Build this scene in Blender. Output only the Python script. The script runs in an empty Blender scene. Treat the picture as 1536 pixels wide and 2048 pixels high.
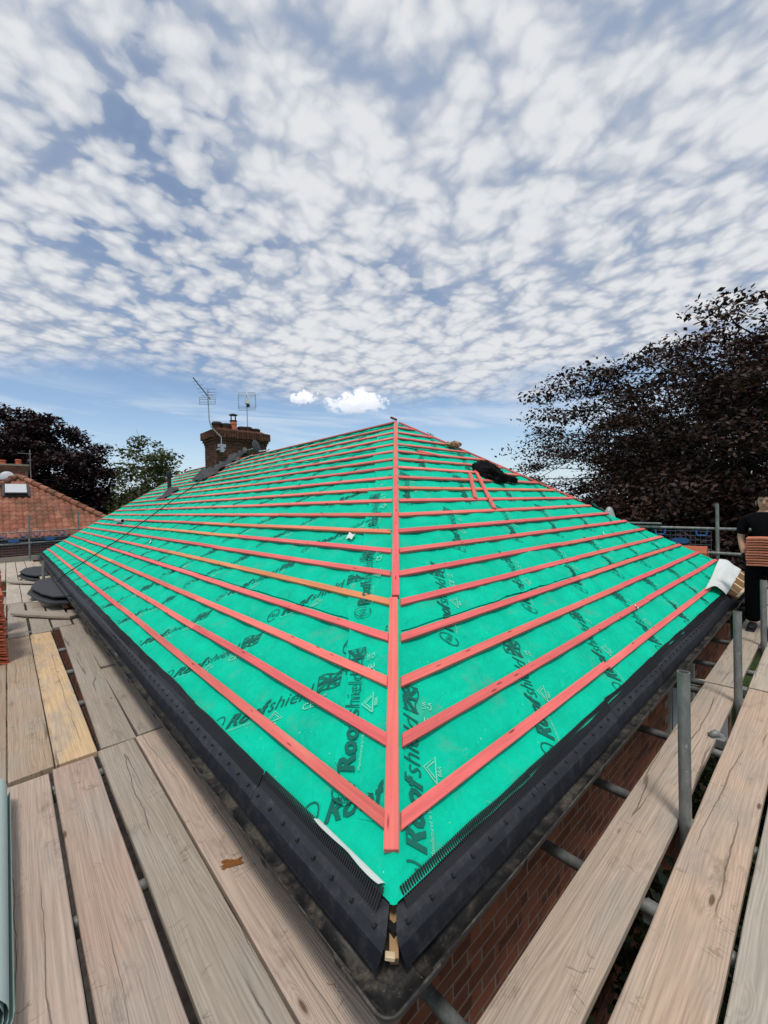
import bpy, bmesh, math, random
import numpy as np
from mathutils import Vector, Matrix

rng = np.random.default_rng(7)
random.seed(7)
SC = bpy.context.scene
COL = SC.collection
R_ = math.radians

# ------------------------------------------------------------------ camera
cam_d = bpy.data.cameras.new('camera')
cam = bpy.data.objects.new('camera', cam_d)
COL.objects.link(cam)
AX = np.array([[0.73555563, -0.02955978, 0.67681913],      # world axes seen in the camera frame
               [-0.67701108, 0.00446577, 0.73595927],
               [-0.02477731, -0.99955304, -0.01672747]])
CAM = np.array([-0.744, -0.823, 1.69])
rgt, dwn, fwd = AX[:, 0], AX[:, 1], AX[:, 2]
cam.matrix_world = Matrix(((rgt[0], -dwn[0], -fwd[0], CAM[0]),
                           (rgt[1], -dwn[1], -fwd[1], CAM[1]),
                           (rgt[2], -dwn[2], -fwd[2], CAM[2]), (0, 0, 0, 1)))
cam_d.sensor_fit = 'VERTICAL'
cam_d.sensor_height = 36.0
cam_d.lens = 824.0 / 2048.0 * 36.0
cam_d.clip_start = 0.02
cam_d.clip_end = 2000
SC.camera = cam
SC.view_settings.view_transform = 'Standard'
SC.view_settings.look = 'None'
SC.view_settings.gamma = 1
SC.view_settings.use_curve_mapping = False
SC.view_settings.exposure = 0.48
SC.cycles.max_bounces = 5
SC.cycles.transparent_max_bounces = 8

# ------------------------------------------------------------------ sun and sky
SUN_TO = Vector((-0.27, -0.30, 1.0)).normalized()
sun_d = bpy.data.lights.new('sun', 'SUN')
sun_d.energy = 1.5
sun_d.angle = R_(10)
sun_d.color = (1.0, 0.955, 0.89)
sun = bpy.data.objects.new('sun', sun_d)
COL.objects.link(sun)
sun.rotation_euler = SUN_TO.to_track_quat('Z', 'Y').to_euler()
SUN_EL = math.asin(SUN_TO.z)
SUN_AZ = math.atan2(SUN_TO.x, SUN_TO.y)


class NB:
    """small helper that adds nodes to a tree"""
    def __init__(s, nt):
        s.nt = nt

    def n(s, t, **kw):
        nd = s.nt.nodes.new(t)
        for k, v in kw.items():
            setattr(nd, k, v)
        return nd

    def put(s, sock, v):
        if v is None:
            return
        if hasattr(v, 'is_output'):
            s.nt.links.new(v, sock)
        elif isinstance(v, (tuple, list)):
            sock.default_value = tuple(v) if len(v) == len(sock.default_value) else tuple(v) + (1,)
        else:
            sock.default_value = v

    def math(s, op, a, b=None, c=None, clamp=False):
        nd = s.n('ShaderNodeMath', operation=op, use_clamp=clamp)
        for i, v in enumerate((a, b, c)):
            s.put(nd.inputs[i], v)
        return nd.outputs[0]

    def vm(s, op, a, b=None, sc=None):
        nd = s.n('ShaderNodeVectorMath', operation=op)
        s.put(nd.inputs[0], a)
        s.put(nd.inputs[1], b)
        if sc is not None:
            s.put(nd.inputs['Scale'], sc)
        return nd.outputs['Value'] if op in ('DOT_PRODUCT', 'LENGTH') else nd.outputs[0]

    def mul3(s, v, k):
        return s.vm('MULTIPLY', v, k)

    def noise(s, vec, scale, detail=3, rough=.55, dist=0, col=False, dim='3D'):
        nd = s.n('ShaderNodeTexNoise', noise_dimensions=dim)
        s.put(nd.inputs['Vector'], vec)
        s.put(nd.inputs['Scale'], scale)
        s.put(nd.inputs['Detail'], detail)
        s.put(nd.inputs['Roughness'], rough)
        s.put(nd.inputs['Distortion'], dist)
        return nd.outputs['Color'] if col else nd.outputs['Fac']

    def vor(s, vec, scale, feature='F1', smooth=None, rand=1, dim='3D'):
        nd = s.n('ShaderNodeTexVoronoi', feature=feature, voronoi_dimensions=dim)
        s.put(nd.inputs['Vector'], vec)
        s.put(nd.inputs['Scale'], scale)
        s.put(nd.inputs['Randomness'], rand)
        if smooth is not None:
            s.put(nd.inputs['Smoothness'], smooth)
        return nd

    def step(s, v, lo, hi, a=0., b=1., interp='SMOOTHSTEP'):
        nd = s.n('ShaderNodeMapRange', interpolation_type=interp)
        for i, x in enumerate((v, lo, hi, a, b)):
            s.put(nd.inputs[i], x)
        return nd.outputs[0]

    def mix(s, f, a, b, mode='MIX'):
        nd = s.n('ShaderNodeMix', data_type='RGBA', blend_type=mode)
        s.put(nd.inputs['Factor'], f)
        s.put(nd.inputs['A'] if False else nd.inputs[6], a)
        s.put(nd.inputs[7], b)
        return nd.outputs[2]

    def ramp(s, f, stops):
        nd = s.n('ShaderNodeValToRGB')
        el = nd.color_ramp.elements
        while len(el) < len(stops):
            el.new(.5)
        for e, (p, c) in zip(el, stops):
            e.position = p
            e.color = tuple(c) + (1,) if len(c) == 3 else c
        s.put(nd.inputs[0], f)
        return nd.outputs[0]

    def comb(s, x, y, z=0.):
        nd = s.n('ShaderNodeCombineXYZ')
        for i, v in enumerate((x, y, z)):
            s.put(nd.inputs[i], v)
        return nd.outputs[0]

    def sep(s, v):
        nd = s.n('ShaderNodeSeparateXYZ')
        s.put(nd.inputs[0], v)
        return nd.outputs

    def bump(s, h, strength=.3, dist=.01, normal=None):
        nd = s.n('ShaderNodeBump')
        nd.inputs['Strength'].default_value = strength
        nd.inputs['Distance'].default_value = dist
        s.put(nd.inputs['Height'], h)
        if normal is not None:
            s.put(nd.inputs['Normal'], normal)
        return nd.outputs[0]


def build_world():
    w = bpy.data.worlds.new('World')
    SC.world = w
    w.use_nodes = True
    w.cycles.sampling_method = 'MANUAL'
    w.cycles.sample_map_resolution = 512
    nt = w.node_tree
    nt.nodes.clear()
    b = NB(nt)
    out = b.n('ShaderNodeOutputWorld')
    bg = b.n('ShaderNodeBackground')
    bg.inputs['Strength'].default_value = 0.1
    nt.links.new(bg.outputs[0], out.inputs[0])
    sky = b.n('ShaderNodeTexSky', sky_type='NISHITA')
    sky.sun_disc = False
    sky.sun_elevation = SUN_EL
    sky.sun_rotation = SUN_AZ
    sky.air_density = 1.0
    sky.dust_density = 0.4
    sky.ozone_density = 1.4
    d = b.n('ShaderNodeTexCoord').outputs['Generated']
    x, y, z = b.sep(d)
    zc = b.math('ADD', b.math('MAXIMUM', z, 0.0), 0.09)
    p = b.comb(b.math('DIVIDE', x, zc), b.math('DIVIDE', y, zc), 0.)
    # a mackerel layer: rounded puffs of two sizes, packed close, in the plane of the cloud deck
    warp = b.vm('SUBTRACT', b.noise(p, 4.2, 3, .55, col=True, dim='2D'), (.5, .5, .5))
    pw = b.vm('ADD', p, b.mul3(warp, (.10, .10, 0)))
    v1 = b.vor(pw, 9.2, 'SMOOTH_F1', .34, dim='2D').outputs['Distance']
    v2 = b.vor(pw, 26, 'SMOOTH_F1', .3, dim='2D').outputs['Distance']
    fine = b.noise(pw, 15, 6, .62, dim='2D')
    mid = b.noise(p, 1.1, 2, .5, dim='2D')
    med = b.noise(pw, 4.0, 3, .55, dim='2D')
    # puff profile 0 at the seams, 1 at the crowns
    puff = b.math('SUBTRACT', 1.0, b.math('ADD', b.math('MULTIPLY', v1, 1.30), b.math('MULTIPLY', v2, .50)))
    puff = b.math('ADD', puff, b.math('MULTIPLY', b.math('SUBTRACT', fine, .5), .80))
    dens = b.math('ADD', b.math('ADD', puff, b.math('MULTIPLY', b.math('SUBTRACT', mid, .5), .8)), b.math('MULTIPLY', b.math('SUBTRACT', med, .5), .75))
    cover = b.math('MAXIMUM', b.step(dens, -.50, .05), b.step(mid, .26, .46, .42, .97))
    body = b.step(dens, -.60, .74)
    zz = b.math('ADD', z, b.math('MULTIPLY', b.math('SUBTRACT', b.noise(b.mul3(p, (.6, .6, 1)), 1.5, 5, .62, dim='2D'), .5), .20))
    deck = b.step(zz, .225, .32)
    cover = b.math('MULTIPLY', cover, deck)
    cloud = b.ramp(body, [(0, (2.3, 2.85, 3.9)), (.3, (3.15, 3.55, 4.3)), (.65, (4.25, 4.5, 4.95)), (1, (5.5, 5.6, 5.8))])
    col = b.mix(cover, sky.outputs[0], cloud)
    # thin flat streaks under the deck, near the horizon
    az = b.math('ARCTAN2', x, y)
    sp = b.comb(b.math('MULTIPLY', az, 1.5), b.math('ADD', b.math('MULTIPLY', z, 15), b.math('MULTIPLY', az, 1.1)), 0.)
    st = b.noise(sp, 1.1, 5, .55, .5, dim='2D')
    streak = b.math('MULTIPLY', b.step(st, .42, .60), b.step(z, .27, .19))
    haze = b.step(z, .19, -.02, 0, .9)
    low = b.math('MULTIPLY', b.math('MAXIMUM', b.math('MULTIPLY', streak, .85), haze), b.math('SUBTRACT', 1.0, cover))
    col = b.mix(low, col, (4.2, 5.0, 6.0))
    # two small fair-weather clouds in the clear band
    for (cx, cy, cz), rw, rh, seed in (((.6113, .7560, .2340), .078, .036, 0.), ((.5112, .8234, .2463), .034, .021, 7.)):
        c = Vector((cx, cy, cz)).normalized()
        rt = Vector((cy, -cx, 0)).normalized()
        up = rt.cross(c)
        a1 = b.math('DIVIDE', b.vm('DOT_PRODUCT', d, tuple(rt)), rw)
        a2 = b.math('DIVIDE', b.vm('DOT_PRODUCT', d, tuple(up)), rh)
        front = b.step(b.vm('DOT_PRODUCT', d, tuple(c)), .9, .95)
        a2b = b.math('MULTIPLY', a2, b.step(a2, -.1, .1, 1.8, 1.0))
        a2c = b.math('ADD', a2b, b.math('MULTIPLY', a1, -.25))
        rad = b.math('SQRT', b.math('ADD', b.math('MULTIPLY', a1, a1), b.math('MULTIPLY', a2c, a2c)))
        nn = b.noise(b.comb(b.math('ADD', b.math('MULTIPLY', a1, 1.5), seed), b.math('MULTIPLY', a2, .9), 0.), 1.9, 5, .6, dim='2D')
        rr = b.math('ADD', rad, b.math('MULTIPLY', b.math('SUBTRACT', nn, .5), 1.7))
        m = b.math('MULTIPLY', b.step(rr, 1.05, .62), front)
        shade = b.step(b.math('ADD', a2, b.math('MULTIPLY', nn, 1.1)), -.3, 1.1)
        col = b.mix(b.math('MULTIPLY', m, .88), col, b.mix(shade, (4.4, 4.85, 5.7), (7.9, 8.0, 8.2)))
    nt.links.new(col, bg.inputs[0])


build_world()

# ------------------------------------------------------------------ object helpers
WLOC = {}


def tag(o, label=None, cat=None, group=None, kind=None):
    if label: o['label'] = label
    if cat: o['category'] = cat
    if group: o['group'] = group
    if kind: o['kind'] = kind
    return o


def place(o, wloc, parent):
    COL.objects.link(o)
    wl = Vector(wloc)
    if parent is not None:
        o.parent = parent
        o.location = wl - WLOC[parent.name]
    else:
        o.location = wl
    WLOC[o.name] = wl
    return o


def thing(name, loc, label, cat, group=None, kind=None):
    o = bpy.data.objects.new(name, None)
    o.empty_display_size = .1
    place(o, loc, None)
    return tag(o, label, cat, group, kind)


def part_empty(name, loc, parent):
    o = bpy.data.objects.new(name, None)
    o.empty_display_size = .05
    return place(o, loc, parent)


def mesh_np(name, V, F, mat=None, smooth=False):
    """V (n,3); F: array (m,k) or list of tuples"""
    me = bpy.data.meshes.new(name)
    V = np.asarray(V, dtype=np.float32)
    if isinstance(F, np.ndarray):
        k = F.shape[1]
        me.vertices.add(len(V))
        me.vertices.foreach_set('co', V.ravel())
        me.loops.add(F.size)
        me.loops.foreach_set('vertex_index', F.astype(np.int32).ravel())
        me.polygons.add(len(F))
        me.polygons.foreach_set('loop_start', np.arange(0, F.size, k, dtype=np.int32))
        me.polygons.foreach_set('loop_total', np.full(len(F), k, dtype=np.int32))
        me.update(calc_edges=True)
    else:
        me.from_pydata([tuple(map(float, v)) for v in V], [], F)
        me.update()
    if mat is not None:
        me.materials.append(mat)
    if smooth:
        me.polygons.foreach_set('use_smooth', np.ones(len(me.polygons), dtype=bool))
    return me


def obj(name, V, F, mat, parent=None, smooth=False, label=None, cat=None, group=None, kind=None, color=None, origin=None):
    V = np.asarray(V, dtype=float)
    if origin is None:
        lo, hi = V.min(0), V.max(0)
        origin = ((lo[0] + hi[0]) / 2, (lo[1] + hi[1]) / 2, lo[2])
    me = mesh_np(name, V - np.array(origin), F, mat, smooth)
    o = bpy.data.objects.new(name, me)
    place(o, origin, parent)
    if color: o.color = tuple(color) + (1,)
    return tag(o, label, cat, group, kind)


def inst(name, me, loc, parent=None, rot=(0, 0, 0), color=None, scale=None, **kw):
    o = bpy.data.objects.new(name, me)
    place(o, loc, parent)
    o.rotation_euler = rot
    if scale is not None: o.scale = scale
    if color: o.color = tuple(color) + (1,)
    return tag(o, **kw)


class MB:
    """collects vertices and faces"""
    def __init__(s):
        s.V, s.F, s.n = [], [], 0

    def add(s, V, F):
        V = np.asarray(V, dtype=float)
        s.V.append(V)
        s.F += [tuple(int(i) + s.n for i in f) for f in F]
        s.n += len(V)
        return s

    def box(s, lo, hi):
        x0, y0, z0 = lo
        x1, y1, z1 = hi
        return s.add([(x0, y0, z0), (x1, y0, z0), (x1, y1, z0), (x0, y1, z0), (x0, y0, z1), (x1, y0, z1), (x1, y1, z1), (x0, y1, z1)], BOXF)

    def hexa(s, P8):
        return s.add(P8, BOXF)

    def tube(s, pts, r, seg=10, cap=True):
        V, F = tube_vf(pts, r, seg, cap)
        return s.add(V, F)

    def get(s):
        return np.vstack(s.V), s.F


BOXF = [(0, 3, 2, 1), (4, 5, 6, 7), (0, 1, 5, 4), (1, 2, 6, 5), (2, 3, 7, 6), (3, 0, 4, 7)]


def tube_vf(pts, r, seg=10, cap=True):
    pts = [Vector(p) for p in pts]
    rr = r if isinstance(r, (list, tuple, np.ndarray)) else [r] * len(pts)
    V, F = [], []
    ref = None
    for i, p in enumerate(pts):
        t = (pts[min(i + 1, len(pts) - 1)] - pts[max(i - 1, 0)]).normalized()
        if ref is None:
            ref = Vector((0, 0, 1)) if abs(t.z) < .9 else Vector((1, 0, 0))
        a = (ref - t * ref.dot(t)).normalized()
        ref = a
        bb = t.cross(a)
        for k in range(seg):
            th = 2 * math.pi * k / seg
            V.append(p + (a * math.cos(th) + bb * math.sin(th)) * rr[i])
    for i in range(len(pts) - 1):
        for k in range(seg):
            k2 = (k + 1) % seg
            F.append((i * seg + k, i * seg + k2, (i + 1) * seg + k2, (i + 1) * seg + k))
    if cap:
        F.append(tuple(reversed(range(seg))))
        F.append(tuple(range((len(pts) - 1) * seg, len(pts) * seg)))
    return np.array([tuple(v) for v in V]), F


def bevel_mesh(me, w, seg=1):
    bm = bmesh.new()
    bm.from_mesh(me)
    bmesh.ops.bevel(bm, geom=bm.edges[:], offset=w, segments=seg, affect='EDGES', profile=.5)
    bm.to_mesh(me)
    bm.free()
    return me


def lathe_vf(prof, seg=20, centre=(0, 0, 0)):
    V, F = [], []
    for r, z in prof:
        for k in range(seg):
            a = 2 * math.pi * k / seg
            V.append((centre[0] + r * math.cos(a), centre[1] + r * math.sin(a), centre[2] + z))
    for i in range(len(prof) - 1):
        for k in range(seg):
            k2 = (k + 1) % seg
            F.append((i * seg + k, i * seg + k2, (i + 1) * seg + k2, (i + 1) * seg + k))
    F.append(tuple(reversed(range(seg))))
    F.append(tuple(range((len(prof) - 1) * seg, len(prof) * seg)))
    return np.array(V), F


def grid_faces(nu, nv):
    i, j = np.meshgrid(np.arange(nu - 1), np.arange(nv - 1), indexing='ij')
    a = i * nv + j
    return np.stack([a, a + nv, a + nv + 1, a + 1], -1).reshape(-1, 4)


def vnoise(x, y, seed=0):
    """value noise, smooth, -1..1"""
    x = np.asarray(x, float)
    y = np.asarray(y, float)
    xi, yi = np.floor(x).astype(int), np.floor(y).astype(int)
    fx, fy = x - xi, y - yi
    fx, fy = fx * fx * (3 - 2 * fx), fy * fy * (3 - 2 * fy)

    def h(a, b_):
        n = (a * 374761393 + b_ * 668265263 + seed * 1442695041) & 0x7fffffff
        n = ((n ^ (n >> 13)) * 1274126177) & 0x7fffffff
        return ((n ^ (n >> 16)) & 0xffff) / 32767.5 - 1
    return (h(xi, yi) * (1 - fx) + h(xi + 1, yi) * fx) * (1 - fy) + (h(xi, yi + 1) * (1 - fx) + h(xi + 1, yi + 1) * fx) * fy


def px(P):
    """project world points to the photograph's pixels, used only to sort pieces by how large they show"""
    d = (np.asarray(P, float) - CAM) @ AX
    zz = np.where(np.abs(d[..., 2]) < 1e-6, 1e-6, d[..., 2])
    return 768 + 824 * d[..., 0] / zz, 1024 + 824 * d[..., 1] / zz, d[..., 2]


# ------------------------------------------------------------------ materials
def new_mat(name, rough=.7, spec=.3):
    m = bpy.data.materials.new(name)
    m.use_nodes = True
    nt = m.node_tree
    bs = nt.nodes['Principled BSDF']
    bs.inputs['Roughness'].default_value = rough
    bs.inputs['Specular IOR Level'].default_value = spec
    return m, NB(nt), bs


def simple(name, c, rough=.6, spec=.3, var=.12, scale=8, metal=0, bump=.0, bscale=60, bdist=.002):
    m, b, bs = new_mat(name, rough, spec)
    co = b.n('ShaderNodeTexCoord').outputs['Object']
    n = b.noise(co, scale, 5, .6)
    f = b.math('ADD', b.math('MULTIPLY', b.math('SUBTRACT', n, .5), var * 2), 1.0)
    b.put(bs.inputs['Base Color'], b.mul3(tuple(c), b.comb(f, f, f)))
    b.put(bs.inputs['Roughness'], b.math('ADD', b.math('MULTIPLY', b.math('SUBTRACT', n, .5), .25), rough))
    bs.inputs['Metallic'].default_value = metal
    if bump:
        b.put(bs.inputs['Normal'], b.bump(b.noise(co, bscale, 4, .6), bump, bdist))
    return m


def mat_wood():
    """weathered scaffold board; the tint comes from the object colour, the grain runs along local X"""
    m, b, bs = new_mat('weathered_board', .82, .2)
    co = b.n('ShaderNodeTexCoord').outputs['Object']
    oi = b.n('ShaderNodeObjectInfo')
    rnd = oi.outputs['Random']
    off = b.comb(b.math('MULTIPLY', rnd, 37.), b.math('MULTIPLY', rnd, 11.), b.math('MULTIPLY', rnd, 5.))
    p = b.vm('ADD', co, off)
    # growth rings: distance field bent by slow noise gives long cathedral figures
    slow = b.noise(b.mul3(p, (.55, 5.5, 1)), 1.0, 2, .5)
    kn = b.vor(b.mul3(p, (2.1, 7.5, 0)), 1.0, rand=.95)
    kd = kn.outputs['Distance']
    knot = b.step(kd, .26, .0)
    ring_in = b.math('ADD', b.math('MULTIPLY', b.sep(p)[1], 150.), b.math('ADD', b.math('MULTIPLY', slow, 34.), b.math('MULTIPLY', knot, 7.0)))
    ring = b.math('ADD', b.math('MULTIPLY', b.math('SINE', b.math('MULTIPLY', ring_in, 3.1)), .5), .5)
    fibre = b.noise(b.mul3(p, (1.6, 80, 40)), 1.0, 4, .62)
    fib2 = b.noise(b.mul3(p, (5, 190, 90)), 1.0, 2, .6)
    blotch = b.noise(b.mul3(p, (1.3, 3.6, 1)), 1.0, 5, .62)
    dirt = b.noise(b.mul3(p, (4.5, 9, 3)), 1.0, 6, .7)
    val = b.math('ADD', b.math('MULTIPLY', ring, -.13), b.math('MULTIPLY', b.math('SUBTRACT', fibre, .5), .85))
    val = b.math('ADD', val, b.math('MULTIPLY', b.math('SUBTRACT', fib2, .5), .5))
    val = b.math('ADD', val, b.math('MULTIPLY', b.math('SUBTRACT', blotch, .5), .55))
    val = b.math('ADD', val, 1.13)
    col = b.mix(1.0, oi.outputs['Color'], b.comb(val, val, val), 'MULTIPLY')
    grey = b.mix(b.step(blotch, .42, .68), col, b.mix(1.0, b.comb(val, val, val), (.27, .245, .215), 'MULTIPLY'))
    col = b.mix(.62, col, grey)
    col = b.mix(b.math('MULTIPLY', b.step(dirt, .56, .74), .42), col, (.085, .07, .055))
    col = b.mix(b.math('MULTIPLY', b.step(kd, .10, .045), .85), col, (.10, .058, .032))
    # long drying cracks and short cross bruises
    cw = b.noise(b.mul3(p, (2.6, 2.2, 0)), 1.0, 4, .55)
    cl = b.math('ABSOLUTE', b.math('SUBTRACT', b.noise(b.vm('ADD', b.mul3(p, (.22, 9.5, 0)), b.comb(0., b.math('MULTIPLY', cw, .55), 0.)), 1.0, 1, .4), .5))
    crack = b.math('MULTIPLY', b.step(cl, .010, .003), b.step(b.noise(b.mul3(p, (.9, 5, 0)), 1.0, 2, .5), .50, .58))
    br = b.math('ABSOLUTE', b.math('SUBTRACT', b.noise(b.mul3(p, (17, 6.5, 0)), 1.0, 2, .5, .4), .5))
    bruise = b.math('MULTIPLY', b.step(br, .02, .004), b.step(b.noise(b.mul3(p, (6, 7, 0)), 1.0, 1, .5), .60, .70))
    dark = b.math('MAXIMUM', b.math('MULTIPLY', crack, .55), b.math('MULTIPLY', bruise, .32))
    col = b.mix(dark, col, (.045, .034, .026))
    chip = b.step(b.noise(b.mul3(p, (26, 26, 8)), 1.0, 2, .5), .755, .775)
    col = b.mix(b.math('MULTIPLY', chip, .5), col, (.5, .43, .34))
    b.put(bs.inputs['Base Color'], col)
    h = b.math('ADD', b.math('MULTIPLY', fibre, .5), b.math('MULTIPLY', ring, .22))
    h = b.math('SUBTRACT', h, b.math('MULTIPLY', dark, 1.6))
    b.put(bs.inputs['Normal'], b.bump(h, .8, .004))
    return m


def mat_batten():
    m, b, bs = new_mat('dyed_batten', .72, .2)
    co = b.n('ShaderNodeTexCoord').outputs['Object']
    oi = b.n('ShaderNodeObjectInfo')
    rnd = oi.outputs['Random']
    p = b.vm('ADD', co, b.comb(b.math('MULTIPLY', rnd, 31.), b.math('MULTIPLY', rnd, 7.), 0.))
    g = b.noise(b.mul3(p, (2.2, 70, 70)), 1.0, 4, .6)
    g2 = b.noise(b.mul3(p, (.8, 9, 9)), 1.0, 4, .6)
    kd = b.vor(b.mul3(p, (4.2, 24, 0)), 1.0).outputs['Distance']
    f = b.math('ADD', b.math('ADD', b.math('MULTIPLY', b.math('SUBTRACT', g, .5), .7), b.math('MULTIPLY', b.math('SUBTRACT', g2, .5), .7)), 1.0)
    col = b.mix(1.0, oi.outputs['Color'], b.comb(f, f, f), 'MULTIPLY')
    col = b.mix(b.math('MULTIPLY', b.step(g2, .56, .74), .35), col, (.75, .33, .25))
    col = b.mix(b.math('MULTIPLY', b.step(kd, .17, .06), .85), col, (.22, .028, .02))
    sp = b.step(b.noise(b.mul3(p, (60, 60, 20)), 1.0, 2, .5), .71, .75)
    col = b.mix(b.math('MULTIPLY', sp, .7), col, (.10, .03, .025))
    raw = b.step(b.noise(b.mul3(p, (7, 40, 9)), 1.0, 3, .6), .72, .76)
    col = b.mix(b.math('MULTIPLY', raw, .65), col, (.62, .42, .24))
    b.put(bs.inputs['Base Color'], col)
    b.put(bs.inputs['Normal'], b.bump(g, .4, .002))
    return m


def mat_membrane(name, base, dirt=.35):
    m, b, bs = new_mat(name, .8, .08)
    co = b.n('ShaderNodeNewGeometry').outputs['Position']
    n1 = b.noise(b.mul3(co, (1, 1, 1.6)), 3.4, 6, .66)
    n2 = b.noise(co, 26, 5, .65)
    n3 = b.noise(co, 240, 2, .6)
    f = b.math('ADD', b.math('ADD', b.math('MULTIPLY', b.math('SUBTRACT', n1, .5), .62), b.math('MULTIPLY', b.math('SUBTRACT', n2, .5), .22)), b.math('ADD', b.math('MULTIPLY', b.math('SUBTRACT', n3, .5), .16), 1.0))
    col = b.mix(1.0, tuple(base), b.comb(f, f, f), 'MULTIPLY')
    d = b.math('MULTIPLY', b.step(b.noise(co, 4.5, 6, .72), .52, .74), dirt)
    col = b.mix(d, col, (.16, .27, .19))
    scuff = b.math('MULTIPLY', b.step(b.noise(b.mul3(co, (9, 9, 22)), 1.0, 6, .75), .64, .78), .3)
    col = b.mix(scuff, col, (.45, .62, .50))
    fleck = b.step(b.noise(co, 75, 1, .5), .80, .815)
    col = b.mix(b.math('MULTIPLY', fleck, .7), col, (.8, .8, .75))
    b.put(bs.inputs['Base Color'], col)
    wr = b.noise(b.mul3(co, (7, 7, 13)), 1.0, 4, .55, 1.2)
    h = b.math('ADD', b.math('MULTIPLY', wr, 1.0), b.math('MULTIPLY', n2, .28))
    b.put(bs.inputs['Normal'], b.bump(h, .75, .02))
    return m


def mat_brick(name, stops, dark=.5):
    """fired clay; each brick takes a tone of its own from the object's random number"""
    m, b, bs = new_mat(name, .88, .15)
    co = b.n('ShaderNodeNewGeometry').outputs['Position']
    oi = b.n('ShaderNodeObjectInfo')
    cell = b.n('ShaderNodeTexWhiteNoise', noise_dimensions='3D')
    b.put(cell.inputs['Vector'], b.vm('FLOOR', b.vm('ADD', b.mul3(co, (4.3, 4.3, 13.333)), (.5, .5, .5))))
    tone = b.math('FRACT', b.math('ADD', oi.outputs['Random'], cell.outputs[0]))
    col = b.ramp(tone, stops)
    n = b.noise(co, 38, 5, .65)
    n2 = b.noise(co, 4, 4, .6)
    f = b.math('ADD', b.math('ADD', b.math('MULTIPLY', b.math('SUBTRACT', n, .5), .7), b.math('MULTIPLY', b.math('SUBTRACT', n2, .5), .5)), 1.0)
    col = b.mix(1.0, col, b.comb(f, f, f), 'MULTIPLY')
    col = b.mix(b.math('MULTIPLY', b.step(n2, .5, .72), dark), col, (.03, .022, .018))
    b.put(bs.inputs['Base Color'], col)
    b.put(bs.inputs['Normal'], b.bump(n, .6, .004))
    return m


def mat_gutter():
    m, b, bs = new_mat('old_gutter_plastic', .55, .35)
    co = b.n('ShaderNodeNewGeometry').outputs['Position']
    n = b.noise(b.mul3(co, (7, 7, 20)), 1.0, 6, .7, .5)
    n2 = b.noise(co, 55, 5, .7)
    f = b.math('MULTIPLY', b.step(n, .42, .70), b.step(n2, .3, .65, .35, 1))
    up = b.step(b.sep(b.n('ShaderNodeNewGeometry').outputs['Normal'])[2], .1, .8)
    col = b.mix(b.math('MULTIPLY', f, b.math('ADD', b.math('MULTIPLY', up, .55), .2)), (.014, .014, .015), (.15, .128, .10))
    spk = b.math('MULTIPLY', b.step(b.noise(co, 120, 2, .5), .72, .76), up)
    col = b.mix(b.math('MULTIPLY', spk, .6), col, (.34, .27, .17))
    b.put(bs.inputs['Base Color'], col)
    b.put(bs.inputs['Roughness'], b.math('ADD', .42, b.math('MULTIPLY', f, .45)))
    b.put(bs.inputs['Normal'], b.bump(n2, .35, .003))
    return m


def mat_tray():
    m, b, bs = new_mat('black_tray_plastic', .42, .4)
    co = b.n('ShaderNodeNewGeometry').outputs['Position']
    n = b.noise(co, 17, 6, .7)
    n2 = b.noise(co, 130, 2, .6)
    dust = b.math('ADD', b.math('MULTIPLY', b.step(n, .45, .8), .35), b.math('MULTIPLY', b.step(n2, .68, .76), .35))
    col = b.mix(dust, (.017, .018, .024), (.11, .11, .12))
    b.put(bs.inputs['Base Color'], col)
    b.put(bs.inputs['Roughness'], b.math('ADD', .36, b.math('MULTIPLY', n, .25)))
    b.put(bs.inputs['Normal'], b.bump(n, .12, .004))
    return m


def mat_steel():
    m, b, bs = new_mat('galvanised_tube', .5, .4)
    co = b.n('ShaderNodeTexCoord').outputs['Object']
    n = b.noise(b.mul3(co, (14, 14, 5)), 1.0, 6, .7)
    n2 = b.noise(co, 70, 4, .7)
    col = b.ramp(n, [(.25, (.10, .105, .10)), (.55, (.24, .25, .24)), (.8, (.40, .41, .39))])
    col = b.mix(b.math('MULTIPLY', b.step(n2, .6, .75), .5), col, (.10, .085, .065))
    col = b.mix(b.math('MULTIPLY', b.step(b.noise(co, 33, 3, .6), .68, .72), .7), col, (.55, .54, .5))
    b.put(bs.inputs['Base Color'], col)
    bs.inputs['Metallic'].default_value = .35
    b.put(bs.inputs['Roughness'], b.math('ADD', .42, b.math('MULTIPLY', n2, .3)))
    b.put(bs.inputs['Normal'], b.bump(n2, .2, .002))
    return m


def mat_leaf(name, stops, trans=.25):
    m, b, bs = new_mat(name, .55, .35)
    co = b.n('ShaderNodeNewGeometry').outputs['Position']
    n = b.noise(co, 1.1, 3, .6)
    r = b.n('ShaderNodeNewGeometry').outputs['Random Per Island']
    t = b.math('ADD', b.math('MULTIPLY', n, .55), b.math('MULTIPLY', r, .45))
    col = b.ramp(t, stops)
    b.put(bs.inputs['Base Color'], col)
    tr = b.n('ShaderNodeBsdfTranslucent')
    b.put(tr.inputs['Color'], col)
    mx = b.n('ShaderNodeMixShader')
    mx.inputs[0].default_value = trans
    b.nt.links.new(bs.outputs[0], mx.inputs[1])
    b.nt.links.new(tr.outputs[0], mx.inputs[2])
    b.nt.links.new(mx.outputs[0], b.nt.nodes['Material Output'].inputs[0])
    return m


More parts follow.
